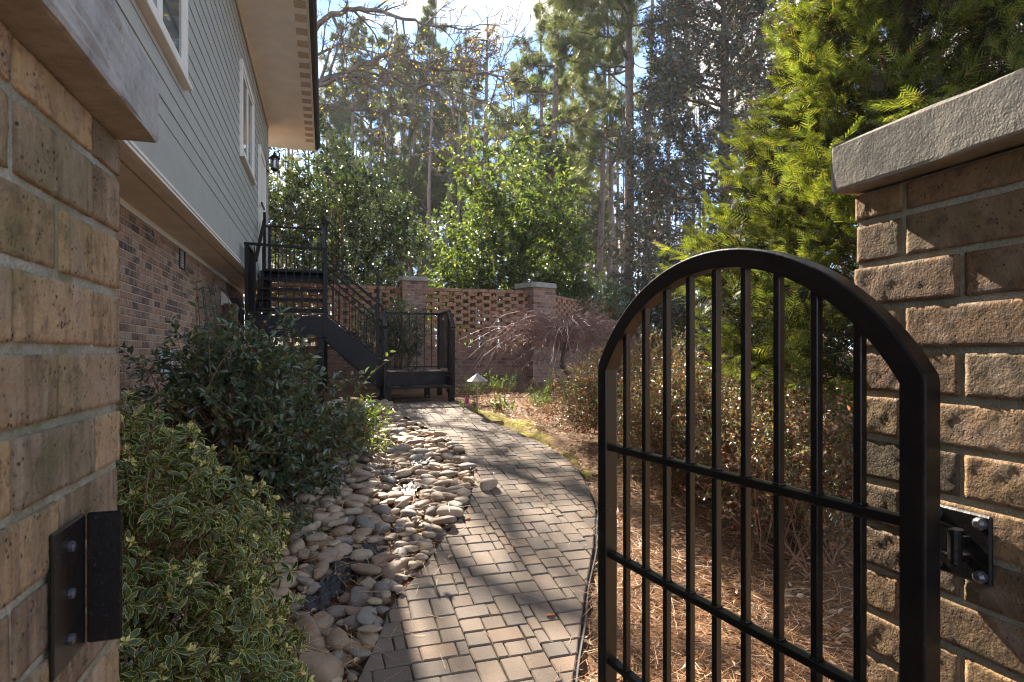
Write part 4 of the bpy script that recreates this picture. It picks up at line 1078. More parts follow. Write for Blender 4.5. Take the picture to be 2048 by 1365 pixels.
# variegated shrub in front
r = np.random.default_rng(41)
c = np.array([-.86, 2.40]); zg = float(GZ(*c))
t = shrub_thing('variegated_daphne', 'rounded evergreen shrub with cream edged leaves beside the left pillar', 'shrub', c, zg)
P, O = crown_pts(r, (c[0], c[1], zg + .52), (.80, .80, .80), 1950, .66, .09, 5, zg + .02)
O = unit(O + np.array([.15, -.2, .25]))
lm, tm, bm_ = MB(), MB(), MB()
n = len(P); td = unit(O + r.normal(size=(n, 3)) * .35 + [0, 0, .25])
for ring, k, el in ((0, 6, .25), (1, 4, .75), (2, 4, -.25)):
    a = unit(np.cross(td, rdir(n, r))); b = np.cross(td, a)
    for q in range(k):
        an = q / k * 2 * np.pi + ring * .5 + r.uniform(-.3, .3, n)
        rad = np.cos(an)[:, None] * a + np.sin(an)[:, None] * b
        d = unit(rad + td * (el + r.uniform(-.45, .45, n))[:, None] + r.normal(size=(n, 3)) * .3 + [0, 0, -.12])
        nn = unit(td * 1. - rad * el * .6 + r.normal(size=(n, 3)) * .45)
        scatter(lm, P - td * (.02 * ring if ring != 1 else -.005) + rad * .006, d, nn, .047 * r.uniform(.6, 1.35, n) * (1 - .2 * (ring == 1)), .0165 * r.uniform(.8, 1.15, n), dap())
twigs_leaves(r, MB(), tm, P, td, 1, .16, .01, .01, up=0, jit=.1)
for q in range(26): limb(tm, r, (c[0] + r.normal() * .08, c[1] + r.normal() * .08, zg), P[r.integers(n)], .012, .004, .12, 7, 5)
sel = np.where(r.random(n) < .55)[0]
for q in sel:
    base = P[q] + td[q] * .026; ds = unit(td[q] + r.normal(size=(9, 3)) * .75)
    scatter(bm_, np.repeat(base[None], 9, 0), ds, rdir(9, r), .021 * r.uniform(.7, 1.2, 9), .011, LEAF2)
lm.build('foliage', M['daphne'], t, smooth=True, uv=True); tm.build('stems', M['stem'], t); bm_.build('flower_buds', M['bud'], t)

# dark camellia shrub
def camellia(label, c, zg, lobes, ntw, nl, ll, lw, seed, mat, name='camellia_shrub', cat='shrub', tl=.22, stems=30, spikes=0, group=None, stem_r=.014, jit=.6, amp=.2, inner=.5):
    r = np.random.default_rng(seed); t = thing(name, label, cat, (c[0], c[1], zg), group); lm, tm = MB(), MB()
    Ps, Os = [], []
    for (dx, dy, dz, rx, ry, rz, fr) in lobes:
        P, O = crown_pts(r, (c[0] + dx, c[1] + dy, zg + dz), (rx, ry, rz), int(ntw * fr), inner, amp, seed + len(Ps), zg + .05); Ps.append(P); Os.append(O)
    P = np.vstack(Ps); O = np.vstack(Os)
    twigs_leaves(r, lm, tm, P, O, nl, tl, ll, lw, jit=jit, up=.45)
    for q in range(stems):
        e = P[r.integers(len(P))]; limb(tm, r, (c[0] + r.normal() * .07, c[1] + r.normal() * .07, zg - .03), e - O[0] * 0, stem_r, .004, .10, 8, 5)
    for q in range(spikes):
        b = P[r.integers(len(P))]
        if b[2] < zg + .8: continue
        d = unit(np.array([r.normal() * .45, r.normal() * .45, 1.])); Ls = r.uniform(.2, .5); k = 9
        tm.tube(np.stack([b, b + d * Ls * .5, b + d * Ls + r.normal(size=3) * .03]), [.004, .003, .002], 4)
        pts = b + d * np.linspace(.05, 1, k)[:, None] * Ls
        scatter(lm, pts, unit(d * .6 + r.normal(size=(k, 3)) * .8), unit(r.normal(size=(k, 3)) * .5 + [0, 0, .8]), ll * r.uniform(.7, 1.1, k), lw, LEAF4)
    lm.build('foliage', mat, t); tm.build('stems', M['stem'], t); return t
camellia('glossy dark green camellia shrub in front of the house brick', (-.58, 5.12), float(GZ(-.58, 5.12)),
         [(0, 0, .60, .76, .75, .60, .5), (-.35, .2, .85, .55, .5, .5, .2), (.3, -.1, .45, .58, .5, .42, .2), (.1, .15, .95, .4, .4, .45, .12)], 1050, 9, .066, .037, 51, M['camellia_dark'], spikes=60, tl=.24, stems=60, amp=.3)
camellia('sunlit trailing end of the camellia beside the stone bed', (.28, 6.1), float(GZ(.28, 6.1)), [(0, 0, .3, .35, .35, .3, 1)], 150, 8, .055, .026, 52, M['camellia'], stems=14, spikes=8)
camellia('low sprig of dark leaves at the foot of the camellia', (-.30, 4.35), float(GZ(-.30, 4.35)), [(0, 0, .12, .28, .22, .12, 1)], 60, 7, .055, .026, 53, M['camellia_dark'], stems=8)
camellia('dark bushy shrub behind the low landing railing', (1.15, 11.6), .78, [(0, 0, .9, .65, .5, .9, .6), (.3, 0, 1.2, .5, .4, .55, .3)], 420, 12, .07, .022, 54, M['spruce'], stems=14)
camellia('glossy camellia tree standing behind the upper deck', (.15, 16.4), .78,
         [(0, 0, 4.2, 2.1, 1.9, 2.3, .45), (1.0, .2, 3.3, 1.5, 1.4, 1.9, .28), (-1.0, .4, 3.6, 1.4, 1.3, 2.2, .2), (1.1, -.2, 2.0, 1.0, 1.0, .9, .1)], 1900, 12, .13, .06, 61, M['camellia_shade'], 'camellia_tree', 'tree', .42, 18, stem_r=.06, amp=.3, inner=.4)
camellia('broad sunlit camellia tree rising behind the screen wall', (5.15, 16.0), .78,
         [(-.1, 0, 4.4, 1.6, 1.5, 2.9, .36), (.9, 0, 3.6, 1.3, 1.3, 1.9, .24), (-1.0, 0, 3.2, 1.5, 1.3, 2.0, .28), (-1.6, -.3, 2.1, 1.2, 1.0, .8, .14), (1.0, -.4, 1.9, 1.3, 1.0, .8, .12)], 1500, 12, .15, .075, 62, M['camellia'], 'camellia_tree', 'tree', .42, 22, stem_r=.055, amp=.36, inner=.35)
camellia('dark evergreen bush overhanging the corner pier', (7.6, 16.6), .78, [(0, 0, 1.9, 1.7, 1.2, 1.3, .6), (-1.2, -.6, 2.3, 1.1, .9, .9, .4)], 900, 12, .11, .05, 63, M['camellia_dark'], 'evergreen_bush', 'bush', .4, 12, stem_r=.03)
camellia('green bush beyond the wall beside the far sunlit pier', (10.4, 17.0), .85, [(0, 0, 1.5, 1.2, 1.2, 1.3, 1)], 500, 11, .12, .055, 64, M['camellia'], 'evergreen_bush', 'bush', .4, 10, stem_r=.03)
camellia('bright leafy shrub lighting up under the deck camellia', (1.3, 14.3), .78, [(0, 0, 1.9, .9, .6, .7, 1)], 220, 10, .10, .05, 65, M['camellia'], 'evergreen_bush', 'bush', .4, 8, stem_r=.02)

# loropetalum hedge behind the gate: three plants
def loro(label, c, lobes, ntw, seed):
    zg = float(GZ(*c)); r = np.random.default_rng(seed); t = thing('loropetalum_shrub', label, 'shrub', (*c, zg), 'reddish shrubs behind the gate'); lm, tm = MB(), MB()
    for (dx, dy, dz, rx, ry, rz, fr) in lobes:
        P, O = crown_pts(r, (c[0] + dx, c[1] + dy, zg + dz), (rx, ry, rz), int(ntw * fr), .45, .2, seed, zg + .12)
        O = unit(O * np.array([1.2, 1.2, .7]) + [0, 0, .15]); n = len(P)
        twigs_leaves(r, lm, tm, P, O, 16, .30, .031, .019, LEAF4, up=.25, jit=.5, tw=.0016)
    for q in range(60): limb(tm, r, (c[0] + r.normal() * .15, c[1] + r.normal() * .15, zg - .03), P[r.integers(len(P))], .008, .002, .12, 6, 4)
    lm.build('foliage', M['loropetalum'], t); tm.build('stems', M['stem'], t)
loro('near reddish green shrub behind the hinge side of the gate', (3.05, 3.35), [(0, 0, .62, .72, .62, .55, 1)], 800, 71)
loro('middle reddish green shrub filling the gate opening', (3.0, 4.45), [(0, 0, .60, .82, .7, .55, 1)], 1050, 72)
loro('far reddish shrub with arching tips by the mossy path edge', (3.45, 6.0), [(0, 0, .58, .95, .85, .60, .8), (-.5, .2, .45, .6, .5, .4, .2)], 1250, 73)

# arborvitae
def spray():
    V, Q = [], []; 
    def seg(a, b, w0, w1):
        a, b = np.array(a), np.array(b); d = unit(b - a); s = np.array([d[1], -d[0], 0]); k = len(V)
        V.extend([a - s * w0, a + s * w0, b + s * w1, b - s * w1]); Q.append((k, k + 1, k + 2, k + 3))
    seg((0, 0, 0), (0, .55, .03), .020, .018); seg((0, .55, .03), (0, 1, -.06), .018, .005)
    for k in range(6):
        t = .12 + .14 * k
        for sg in (-1, 1):
            L0 = .46 * (1 - t) ** .7 + .05; a = np.array([0, t, .02]); b = a + L0 * np.array([sg * .78, .62, -.06 - .05 * t])
            seg(a, b, .036, .008)
            for u in ():
                p = a + (b - a) * u; q = L0 * .5
                for s2 in (-1, 1):
                    seg(p, p + q * np.array([sg * (.35 if s2 > 0 else .98), .93 if s2 > 0 else .05, -.06]), .024, .007)
    return np.array(V), np.array(Q), None
SPRAY = spray()
def arborvitae(label, c, zg, h, rad, n, seed):
    r = np.random.default_rng(seed); t = thing('arborvitae_tree', label, 'tree', (*c, zg)); lm, tm = MB(), MB()
    def surf(z, an): return (1 - (z / h)) * rad * np.clip((z + .9) / 2.6, .5, 1) * (1 + .08 * np.sin(an * 5 + z * 3.) + .08 * np.sin(an * 3 - z * 4.1 + 1))
    nc = 1350; zc = .2 + r.random(nc) ** 1.0 * (h - .35); ac = r.uniform(0, 2 * np.pi, nc); fc = r.uniform(.70, 1.06, nc)
    oc = np.stack([np.cos(ac), np.sin(ac), np.zeros(nc)], 1)
    C_ = np.array([c[0], c[1], zg]) + oc * (surf(zc, ac) * fc)[:, None] + np.stack([0 * zc, 0 * zc, zc], 1)
    Dc = unit(oc * r.uniform(.7, 1.1, nc)[:, None] + r.normal(size=(nc, 3)) * .28 + np.stack([0 * zc, 0 * zc, r.uniform(.15, 1., nc)], 1))
    per = int(n * .72 / nc); idx = np.repeat(np.arange(nc), per); m_ = len(idx)
    sd_ = unit(np.cross(Dc, [0, 0, 1.])); fan = r.normal(size=m_) * .75; lift_ = r.normal(size=m_) * .42
    d1 = unit(Dc[idx] + sd_[idx] * fan[:, None] + np.array([0, 0, 1.]) * lift_[:, None])
    P1 = C_[idx] - Dc[idx] * r.uniform(-.05, .34, m_)[:, None] + sd_[idx] * (fan * .13)[:, None] + r.normal(size=(m_, 3)) * .035
    n1 = unit(np.cross(sd_[idx], Dc[idx]) + r.normal(size=(m_, 3)) * .4)
    n2_ = n - m_; zi = .12 + r.random(n2_) ** 1.2 * (h - .4); ai = r.uniform(0, 2 * np.pi, n2_); oi = np.stack([np.cos(ai), np.sin(ai), np.zeros(n2_)], 1)
    P2 = np.array([c[0], c[1], zg]) + oi * (surf(zi, ai) * r.uniform(.35, .86, n2_))[:, None] + np.stack([0 * zi, 0 * zi, zi], 1)
    P = np.vstack([P1, P2]); d = np.vstack([d1, unit(oi + r.normal(size=(n2_, 3)) * .6)]); nn = np.vstack([n1, rdir(n2_, r)])
    li = MB(); ln_, wn_ = r.uniform(.11, .22, n), r.uniform(.09, .17, n)
    scatter(lm, (P - d * .08)[:m_], d[:m_], nn[:m_], ln_[:m_], wn_[:m_], SPRAY); scatter(li, (P - d * .08)[m_:], d[m_:], nn[m_:], ln_[m_:] * 1.5, wn_[m_:] * 1.7, SPRAY); li.build('inner_foliage', M['conifer_inner_shade'], t)
    z = P[:, 2] - zg; k = np.hypot(P[:, 0] - c[0], P[:, 1] - c[1])
    tm.tube([(c[0], c[1], zg - .1), (c[0], c[1], zg + h * .5), (c[0], c[1], zg + h * .95)], [.13, .08, .01], 8)
    trunk = tm
    bm2 = MB()
    for q in range(260):
        i_ = r.integers(n); b = np.array([c[0], c[1], zg + max(.1, z[i_] - k[i_] * .5)]); limb(bm2, r, b, P[i_], .016, .003, .05, 5, 4, .1)
    trunk.build('trunk', M['bark'], t); bm2.build('branches', M['stem'], t); lm.build('foliage', M['conifer'], t)
arborvitae('tall yellow green arborvitae towering behind the right brick pillar', (4.85, 3.95), float(GZ(4.85, 3.95)), 7.15, 2.55, 32000, 81)

# weeping maple, bare
r = np.random.default_rng(91); c = np.array([4.35, 10.6]); zg = .78
t = thing('weeping_maple', 'bare weeping maple with arching twigs in front of the wall', 'tree', (*c, zg)); tm, lm = MB(), MB(); br = MB()
tm.tube([(c[0] + .18, c[1], zg - .05), (c[0] + .12, c[1], zg + .25), (c[0] - .05, c[1], zg + .5), (c[0] + .02, c[1], zg + .85), (c[0], c[1], zg + 1.05)], [.07, .06, .055, .05, .04], 8)
for q in range(125):
    an = r.uniform(0, 6.28); R_ = r.uniform(.5, 1.85) * (1.15 if math.cos(an) < 0 else 1.0); z0 = zg + r.uniform(.75, 1.1)
    o = np.array([math.cos(an), .75 * math.sin(an), 0]); k = 8; a = np.linspace(0, 1, k)[:, None]
    top = r.uniform(.22, .62) * min(1, R_); drop = r.uniform(.2, .95) * (R_ / 1.5)
    pts = np.array([c[0], c[1], z0]) + o * R_ * a + np.array([0, 0, 1]) * (top * np.sin(a * 2.3) * 1.1 - drop * a ** 2.2) + r.normal(size=(k, 3)) * .03 * a
    br.tube(pts, .012 * (1 - a[:, 0] * .75) + .0015, 5)
    for s_ in range(9):
        j = r.integers(2, k); d = unit(pts[j] - pts[j - 1]); L0 = r.uniform(.15, .5)
        e = unit(d + r.normal(size=3) * .55 + [0, 0, -.05]); f_ = unit(e + [0, 0, -.7])
        p2 = pts[j] + e * L0 * .5; p3 = p2 + unit(e + f_) * L0 * .5
        br.tube([pts[j], p2, p3], [.005, .0035, .002], 4)
        for v in range(3):
            b = pts[j] + (p3 - pts[j]) * r.uniform(.3, 1); g_ = unit(e + r.normal(size=3) * .7)
            br.tube([b, b + g_ * L0 * .25, b + g_ * L0 * .45 + [0, 0, -.05]], [.0028, .002, .0014], 3)
    if r.random() < .35:
        scatter(lm, pts[4:7], rdir(3, r) - [0, 0, 1], rdir(3, r), .05, .035, LEAF4)
tm.build('trunk', M['bark'], t); br.build('branches', M['twig'], t); lm.build('dry_leaves', M['maple_leaf'], t)

# low plants by the path light
def tuft(name, label, x, y, n, ll, lw, h, spread, seed, mat='groundcover', cat='plant', grp=None, tmpl=LEAF4):
    r = np.random.default_rng(seed); z = float(GZ(x, y)); t = thing(name, label, cat, (x, y, z), grp); lm, tm = MB(), MB()
    k = max(5, n // 9)
    for q in range(k):
        d = unit(np.array([r.normal() * spread, r.normal() * spread, 1.])); Ls = h * r.uniform(.5, 1.1); b = np.array([x + r.normal() * spread * .12, y + r.normal() * spread * .12, z - .01])
        e = b + d * Ls; tm.tube([b, (b + e) / 2 + r.normal(size=3) * .01, e], [.004, .003, .002], 4); m_ = 9
        pts = b + (e - b) * r.uniform(.35, 1.05, m_)[:, None]
        scatter(lm, pts, unit(r.normal(size=(m_, 3)) + [0, 0, .2]), unit(r.normal(size=(m_, 3)) * .5 + [0, 0, 1]), ll * r.uniform(.6, 1.2, m_), lw, tmpl)
    tm.build('stems', M['stem'], t); lm.build('foliage', M[mat], t)
tuft('perennial_plant', 'bright yellow green plant just right of the path light', 2.35, 8.0, 130, .055, .032, .28, .5, 1, 'camellia')
tuft('perennial_plant', 'small leafy plant at the foot of the path light', 2.0, 8.15, 60, .04, .022, .18, .5, 2, 'camellia')
gpl = 'green bedding plants along the garden wall'
for k, (x, y, n, h, lab) in enumerate([(2.35, 9.6, 130, .42, 'feathery green plant behind the path light'), (2.9, 9.9, 170, .45, 'feathery green plant in the wall bed right of the path light'),
                                     (3.5, 9.3, 150, .38, 'sprawling green plant in the middle of the wall bed'), (3.9, 8.6, 130, .35, 'small dark green plant near the red shrub tips'),
                                     (3.2, 8.7, 90, .26, 'low green plant behind the dry twigs'), (3.0, 8.2, 60, .22, 'low sprig among dry twigs by the moss'), (4.2, 9.7, 160, .45, 'dark green plant under the bare maple')]):
    tuft('bedding_plant', lab, x, y, n * 2, .05, .012, h, .55, 10 + k, 'groundcover', 'plant', gpl)
# dried twiggy plant
r = np.random.default_rng(17); x, y = 3.05, 7.75; z = float(GZ(x, y)); t = thing('dried_plant', 'tangle of pale dry stems beside the mossy ground', 'plant', (x, y, z)); tm = MB()
for q in range(60):
    d = unit(np.array([r.normal(), r.normal(), r.uniform(.3, 1)])); L0 = r.uniform(.15, .4); b = np.array([x + r.normal() * .12, y + r.normal() * .12, z])
    tm.tube([b, b + d * L0 * .6, b + d * L0 + [0, 0, -.12 * r.random()]], [.004, .003, .0015], 4)
tm.build('dry_stems', M['straw'], t)

# ------------------------------------------------------------------ moss, straw and fallen leaves
ys = np.linspace(5.0, 8.3, 46); us = np.linspace(0, 1, 12); V = []
for y in ys:
    wdt = .12 + .42 * math.exp(-((y - 7.2) / .8) ** 2) + .06 * math.sin(y * 9)
    for u in us:
        x = path_x(PR, y) + .025 + u * wdt
        V.append((x, y, float(GZ(x, y)) + .020 * math.sin(math.pi * min(1, u * 1.15)) ** .6 * (.7 + .5 * math.sin(x * 31 + y * 17)) - .004 - .04 * (u > .95)))
n = len(us); a = np.array([i * n + j for i in range(len(ys) - 1) for j in range(n - 1)])
tag(link('moss', mesh('moss', V, quads=np.stack([a, a + 1, a + n + 1, a + n], 1), mat=M['moss'], smooth=True)), 'yellow green moss along the right edge of the path', 'moss', kind='stuff')
r = np.random.default_rng(5)
def bed_points(n):
    x = r.uniform(.9, 7.5, n); y = r.uniform(.6, 9.5, n) ** 1.0
    k = (x > path_x(PR, y) + .03) | (y < 2.1) & (x > .95)
    k &= (r.random(n) < np.clip(1.5 - np.hypot(x, y) / 7, .15, 1))
    return x[k], y[k]
x, y = bed_points(90000); n = len(x)
an = r.uniform(0, 2 * np.pi, n); d = np.stack([np.cos(an), np.sin(an), r.normal(size=n) * .13], 1)
P = np.stack([x, y, GZ(x, y) + r.uniform(.002, .035, n)], 1)
m = MB(); scatter(m, P, d, unit(r.normal(size=(n, 3)) * .5 + [0, 0, 1]), r.uniform(.07, .20, n), r.uniform(.0016, .0034, n), NEEDLE)
y2 = r.uniform(2.2, 8.6, 3600); x2 = path_x(PL, y2) - r.uniform(0, 1.5, 3600); n2 = 3600; an = r.uniform(0, 6.28, n2)
scatter(m, np.stack([x2, y2, GZ(x2, y2) + r.uniform(.03, .11, n2)], 1), np.stack([np.cos(an), np.sin(an), r.normal(size=n2) * .2], 1), unit(r.normal(size=(n2, 3)) * .4 + [0, 0, 1]), r.uniform(.08, .2, n2), .0028, NEEDLE)
y2 = r.uniform(2.2, 8.6, 420); x2 = path_x(PL, y2) + r.random(420) * (path_x(PR, y2) - path_x(PL, y2)); k = (r.random(420) < .3 + .7 * (np.abs(x2 - (path_x(PL, y2) + path_x(PR, y2)) / 2) > .38)); x2, y2 = x2[k], y2[k]; n2 = len(x2); an = r.uniform(0, 6.28, n2)
scatter(m, np.stack([x2, y2, G(y2) + .0345], 1), np.stack([np.cos(an), np.sin(an), .14 * np.sin(an)], 1), np.tile([0, 0, 1.], (n2, 1)), r.uniform(.05, .13, n2), .0022, NEEDLE)
tag(m.build('pine_straw', M['straw']), 'brown pine straw mulch around the shrubs and stones', 'pine straw', kind='stuff')
x, y = bed_points(11000); n = len(x); an = r.uniform(0, 6.28, n); P = np.stack([x, y, GZ(x, y) + r.uniform(.005, .045, n)], 1)
m = MB(); scatter(m, P, np.stack([np.cos(an), np.sin(an), r.normal(size=n) * .35], 1), unit(r.normal(size=(n, 3)) * .6 + [0, 0, 1]), r.uniform(.03, .09, n), r.uniform(.014, .032, n), LEAF4)
x = r.uniform(1.6, 6, 5000); y = r.uniform(6.5, 12.7, 5000); k = (x > path_x(PR, np.minimum(y, 8.7)) + .3); x, y = x[k], y[k]; n = len(x); an = r.uniform(0, 6.28, n)
scatter(m, np.stack([x, y, GZ(x, y) + r.uniform(.005, .03, n)], 1), np.stack([np.cos(an), np.sin(an), r.normal(size=n) * .35], 1), unit(r.normal(size=(n, 3)) * .6 + [0, 0, 1]), r.uniform(.03, .08, n), r.uniform(.015, .035, n), LEAF4)
y2 = r.uniform(2.3, 8.6, 1500); x2 = path_x(PL, y2) - r.uniform(0, 1.2, 1500); an = r.uniform(0, 6.28, 1500)
scatter(m, np.stack([x2, y2, GZ(x2, y2) + r.uniform(.02, .09, 1500)], 1), np.stack([np.cos(an), np.sin(an), r.normal(size=1500) * .3], 1), unit(r.normal(size=(1500, 3)) * .6 + [0, 0, 1]), r.uniform(.025, .06, 1500), r.uniform(.01, .025, 1500), LEAF4)
tag(m.build('leaf_litter', M['litter']), 'dry brown leaf litter scattered over the garden beds', 'leaf litter', kind='stuff')
for k, (px_, y, lab) in enumerate([(1.13, 3.02, 'rust red fallen leaf on the near right pavers'), (2.02, 6.72, 'orange fallen leaf on the far right path edge'), (.78, 3.78, 'tan fallen leaf on the pavers near the fabric'),
                                  (1.75, 5.9, 'pale fallen leaf in the middle of the path'), (1.45, 5.2, 'pale dry leaf on the pavers beyond the loose stone'), (1.02, 4.3, 'orange fallen leaf at the stone edge of the path')]):
    m = MB(); scatter(m, np.array([[px_, y, float(G(y)) + .034]]), np.array([[math.cos(k * 2.), math.sin(k * 2.), .05]]), np.array([[.1, .2, 1.]]), .06, .035, LEAF4)
    tag(m.build('fallen_leaf', M['red_leaf'] if k in (0, 1, 5) else M['litter']), lab, 'leaf', 'fallen leaves on the path')

# ------------------------------------------------------------------ pines
def needle_tuft(nn=13):
    r = np.random.default_rng(3); V, T = [], []
    for k in range(nn):
        d = unit(r.normal(size=3) * [.75, .75, .75] + [0, .9, .1]); s = unit(np.cross(d, r.normal(size=3))) * .022; L0 = r.uniform(.7, 1.1); k0 = len(V)
        V += [-s, s, d * L0]; T.append((k0, k0 + 1, k0 + 2))
    return np.array(V), None, np.array(T)
TUFT = needle_tuft()
def pine_proto(seed, h, rb, z_live, reach, nbr, dens=1.):
    r = np.random.default_rng(seed); tr, br, lm = MB(), MB(), MB()
    zz = np.linspace(0, h, 26); lean = np.stack([.25 * np.sin(zz * .16 + seed) , .25 * np.cos(zz * .13 + seed), zz], 1); lean[:, :2] -= lean[0, :2]
    tr.tube(lean, rb * (1 - .82 * (zz / h) ** 1.1) + .02 * np.exp(-zz * 2), 9)
    tips = []
    for k in range(nbr):
        live = k > nbr * .3
        z = r.uniform(z_live, h * .985) if live else r.uniform(z_live * .45, z_live * 1.05)
        f = (h - z) / (h - z_live) if live else 1.
        L0 = reach * (.25 + .75 * min(1, f) ** .7) * r.uniform(.6, 1.15) * (1 if live else .75)
        p = np.array([np.interp(z, zz, lean[:, 0]), np.interp(z, zz, lean[:, 1]), z]); an = r.uniform(0, 6.28)
        d = np.array([math.cos(an), math.sin(an), r.uniform(-.15, .5)])
        cfg = dict(seg=.35, wob=.13, trop=[.25, .3, .3], taper=[.8, .8, .8], rmin=.008, sides=[5, 4, 3], n=[int(5 * (1.6 if live else .8)), 3], start=[.3, .35], ang=[.8, .7], ratio=[.45, .5], rr=.6)
        grow(r, br, p, d, L0, .018 + .012 * L0, 0, cfg, tp := [])
        if live or r.random() < .15: tips += tp
    P, D = [], []
    for pts, dirs in tips:
        k = len(pts)
        for q in range(max(1, int(9 * dens))):
            i_ = min(k - 1, int(k * (.35 + .65 * r.random()))); P.append(pts[i_] + r.normal(size=3) * .05); D.append(unit(dirs[i_] + r.normal(size=3) * .45 + [0, 0, .3]))
    P, D = np.array(P), np.array(D); n = len(P)
    scatter(lm, P, D, rdir(n, r), r.uniform(.17, .30, n), r.uniform(.17, .30, n), TUFT)
    return (mesh('trunk', np.vstack(tr.V), np.vstack(tr.Q) if 0 else None, quads=np.vstack(tr.Q), mat=M['bark_pine'], smooth=True),
            mesh('branches', np.vstack(br.V), quads=np.vstack(br.Q), mat=M['bark']), mesh('crown', np.vstack(lm.V), tris=np.vstack(lm.T), mat=M['needle']))
PR_ = [pine_proto(1, 24, .22, 11.0, 3.4, 46), pine_proto(2, 21, .17, 9.0, 2.8, 44), pine_proto(3, 26, .20, 13.5, 3.2, 42), pine_proto(5, 17, .15, 5.0, 2.6, 48)]
def pine(label, px, D, k, rz, s=1., parts=True):
    p = at(px, 707, D); z = float(GZ(p[0], p[1])) - .1
    t = thing('pine_tree', label, 'pine tree', (p[0], p[1], z), 'tall pines behind the garden wall'); t.rotation_euler = (0, 0, rz); t.scale = (s, s, s)
    for me, nm in zip(PR_[k], ('trunk', 'branches', 'crown')): link(nm, me, t)
for a in [('tall straight pine left of the dark magnolia', 1250, 22, 0, .3, 1.), ('slender pine left of the tall straight pine', 1192, 29, 1, 1.9, 1.05), ('thin pine trunk close behind the slender pine', 1212, 36, 2, 2.8, 1.),
          ('pine trunk partly behind the dark magnolia', 1288, 31, 2, 4.0, 1.), ('pine with dense crown above the broad camellia', 1092, 25, 3, 5.0, 1.25), ('distant pine behind the broad camellia crown', 1072, 38, 0, 1.1, 1.),
          ('bent limbed pine in the gap between the two camellias', 815, 47, 1, 3.3, 1.2), ('far pine in the gap between the camellias', 862, 44, 2, 5.6, 1.05), ('pine trunk right of the house eave', 716, 52, 2, .9, 1.15),
          ('distant pine over the deck camellia', 762, 47, 0, 2.2, 1.1), ('far pine left of the broad camellia top', 948, 49, 1, 4.6, 1.2), ('young bushy pine over the camellia gap', 885, 50, 3, 2.0, 1.3),
          ('far pine behind the magnolia top', 1345, 45, 0, 3.8, 1.1), ('far pine behind the arborvitae edge', 1460, 42, 2, 2.5, 1.05), ('very far pine just beyond the house eave', 672, 56, 1, .4, 1.2),
          ('bushy pine behind the tall straight pine', 1150, 42, 3, 1.2, 1.25), ('bushy far pine in the middle of the woods', 1010, 55, 3, 3.1, 1.4),
          ('tall bushy far pine right of the house eave', 690, 62, 3, 4.4, 1.6), ('far pine in the woods between eave and camellia gap', 780, 66, 3, .9, 1.7), ('far bushy pine above the camellia gap', 840, 60, 3, 5.2, 1.6), ('far bushy pine left of the middle woods', 915, 68, 3, 2.7, 1.8), ('far bushy pine right of the middle woods', 1120, 64, 3, 3.9, 1.7), ('far bushy pine behind the pair of slender trunks', 1225, 58, 3, 1.6, 1.5), ('far pine showing between the tall pine and the magnolia', 1300, 70, 3, .2, 1.8),
          ('pine with mid height crown behind the corner pier', 1130, 34, 3, 6.1, 1.2), ('thin pine trunk right behind the broad camellia', 1040, 40, 1, 2.9, 1.), ('thin dark pine trunk left of the broad camellia', 905, 56, 0, .7, 1.2), ('far pine trunk just left of the camellia gap', 800, 58, 2, 3.5, 1.2), ('slim far pine trunk over the deck camellia edge', 738, 60, 0, 5.1, 1.2), ('far pine trunk hugging the eave line', 655, 48, 1, 1.4, 1.), ('far pine at the foot of the sky gap', 1165, 52, 2, 4.9, 1.1), ('pine trunk behind the magnolia middle', 1520, 40, 1, 5.5, 1.1),
          ('tall crowned pine in the sky gap beside the eave', 668, 58, 0, 2.4, 1.35), ('tall crowned pine second from the eave', 705, 63, 1, .6, 1.5), ('tall crowned pine over the deck camellia top', 750, 57, 0, 4.4, 1.3), ('tall crowned pine above the camellia gap', 800, 64, 2, 5.4, 1.3), ('tall crowned pine behind the brown oak', 860, 59, 0, 3.6, 1.4), ('tall crowned pine left of the brown oak', 920, 66, 1, 1.8, 1.6)]: pine(*a)

# ------------------------------------------------------------------ magnolia
r = np.random.default_rng(33); p = at(1445, 707, 19.5); c = p[:2]; zg = float(GZ(*c))
t = thing('magnolia_tree', 'huge dark magnolia with rust backed leaves beside the arborvitae', 'tree', (*c, zg)); tm, bm2, lm = MB(), MB(), MB()
tm.tube([(c[0], c[1], zg - .1), (c[0] + .1, c[1], zg + 6), (c[0], c[1], zg + 15)], [.26, .18, .03], 9)
n = 8200; z = .4 + 15.5 * r.random(n) ** .95; an = r.uniform(0, 6.28, n)
k = 3.25 * np.clip(1.06 - (z / 17.5) ** 2.2, .05, 1) * np.clip((z + 2) / 4, .6, 1) * (1 + .12 * np.sin(an * 4 + z * 1.3) + .10 * np.sin(an * 2 - z * 2.1))
o = np.stack([np.cos(an), np.sin(an), np.full(n, .25)], 1); P = np.array([c[0], c[1], zg]) + o * np.array([1, 1, 0]) * (k * (.45 + .58 * r.random(n) ** .5))[:, None] + np.stack([0 * z, 0 * z, z], 1)
gap = np.sin(P[:, 0] * 2.1) + np.sin(P[:, 1] * 2.3 + 1) + np.sin(P[:, 2] * 1.9); kp = (gap > -1.15) | (r.random(n) < .25); P, o = P[kp], o[kp]
twigs_leaves(r, lm, bm2, P, unit(o), 9, .5, .155, .062, LEAF4, up=.5, jit=.5, tw=.006, nup=.45)
for q in range(110):
    e = P[r.integers(len(P))]; limb(bm2, r, (c[0], c[1], max(zg + .5, e[2] - r.uniform(.3, 1.6))), e, .05, .01, .05, 6, 5, .1)
tm.build('trunk', M['bark'], t); bm2.build('branches', M['bark'], t); lm.build('crown', M['magnolia'], t)

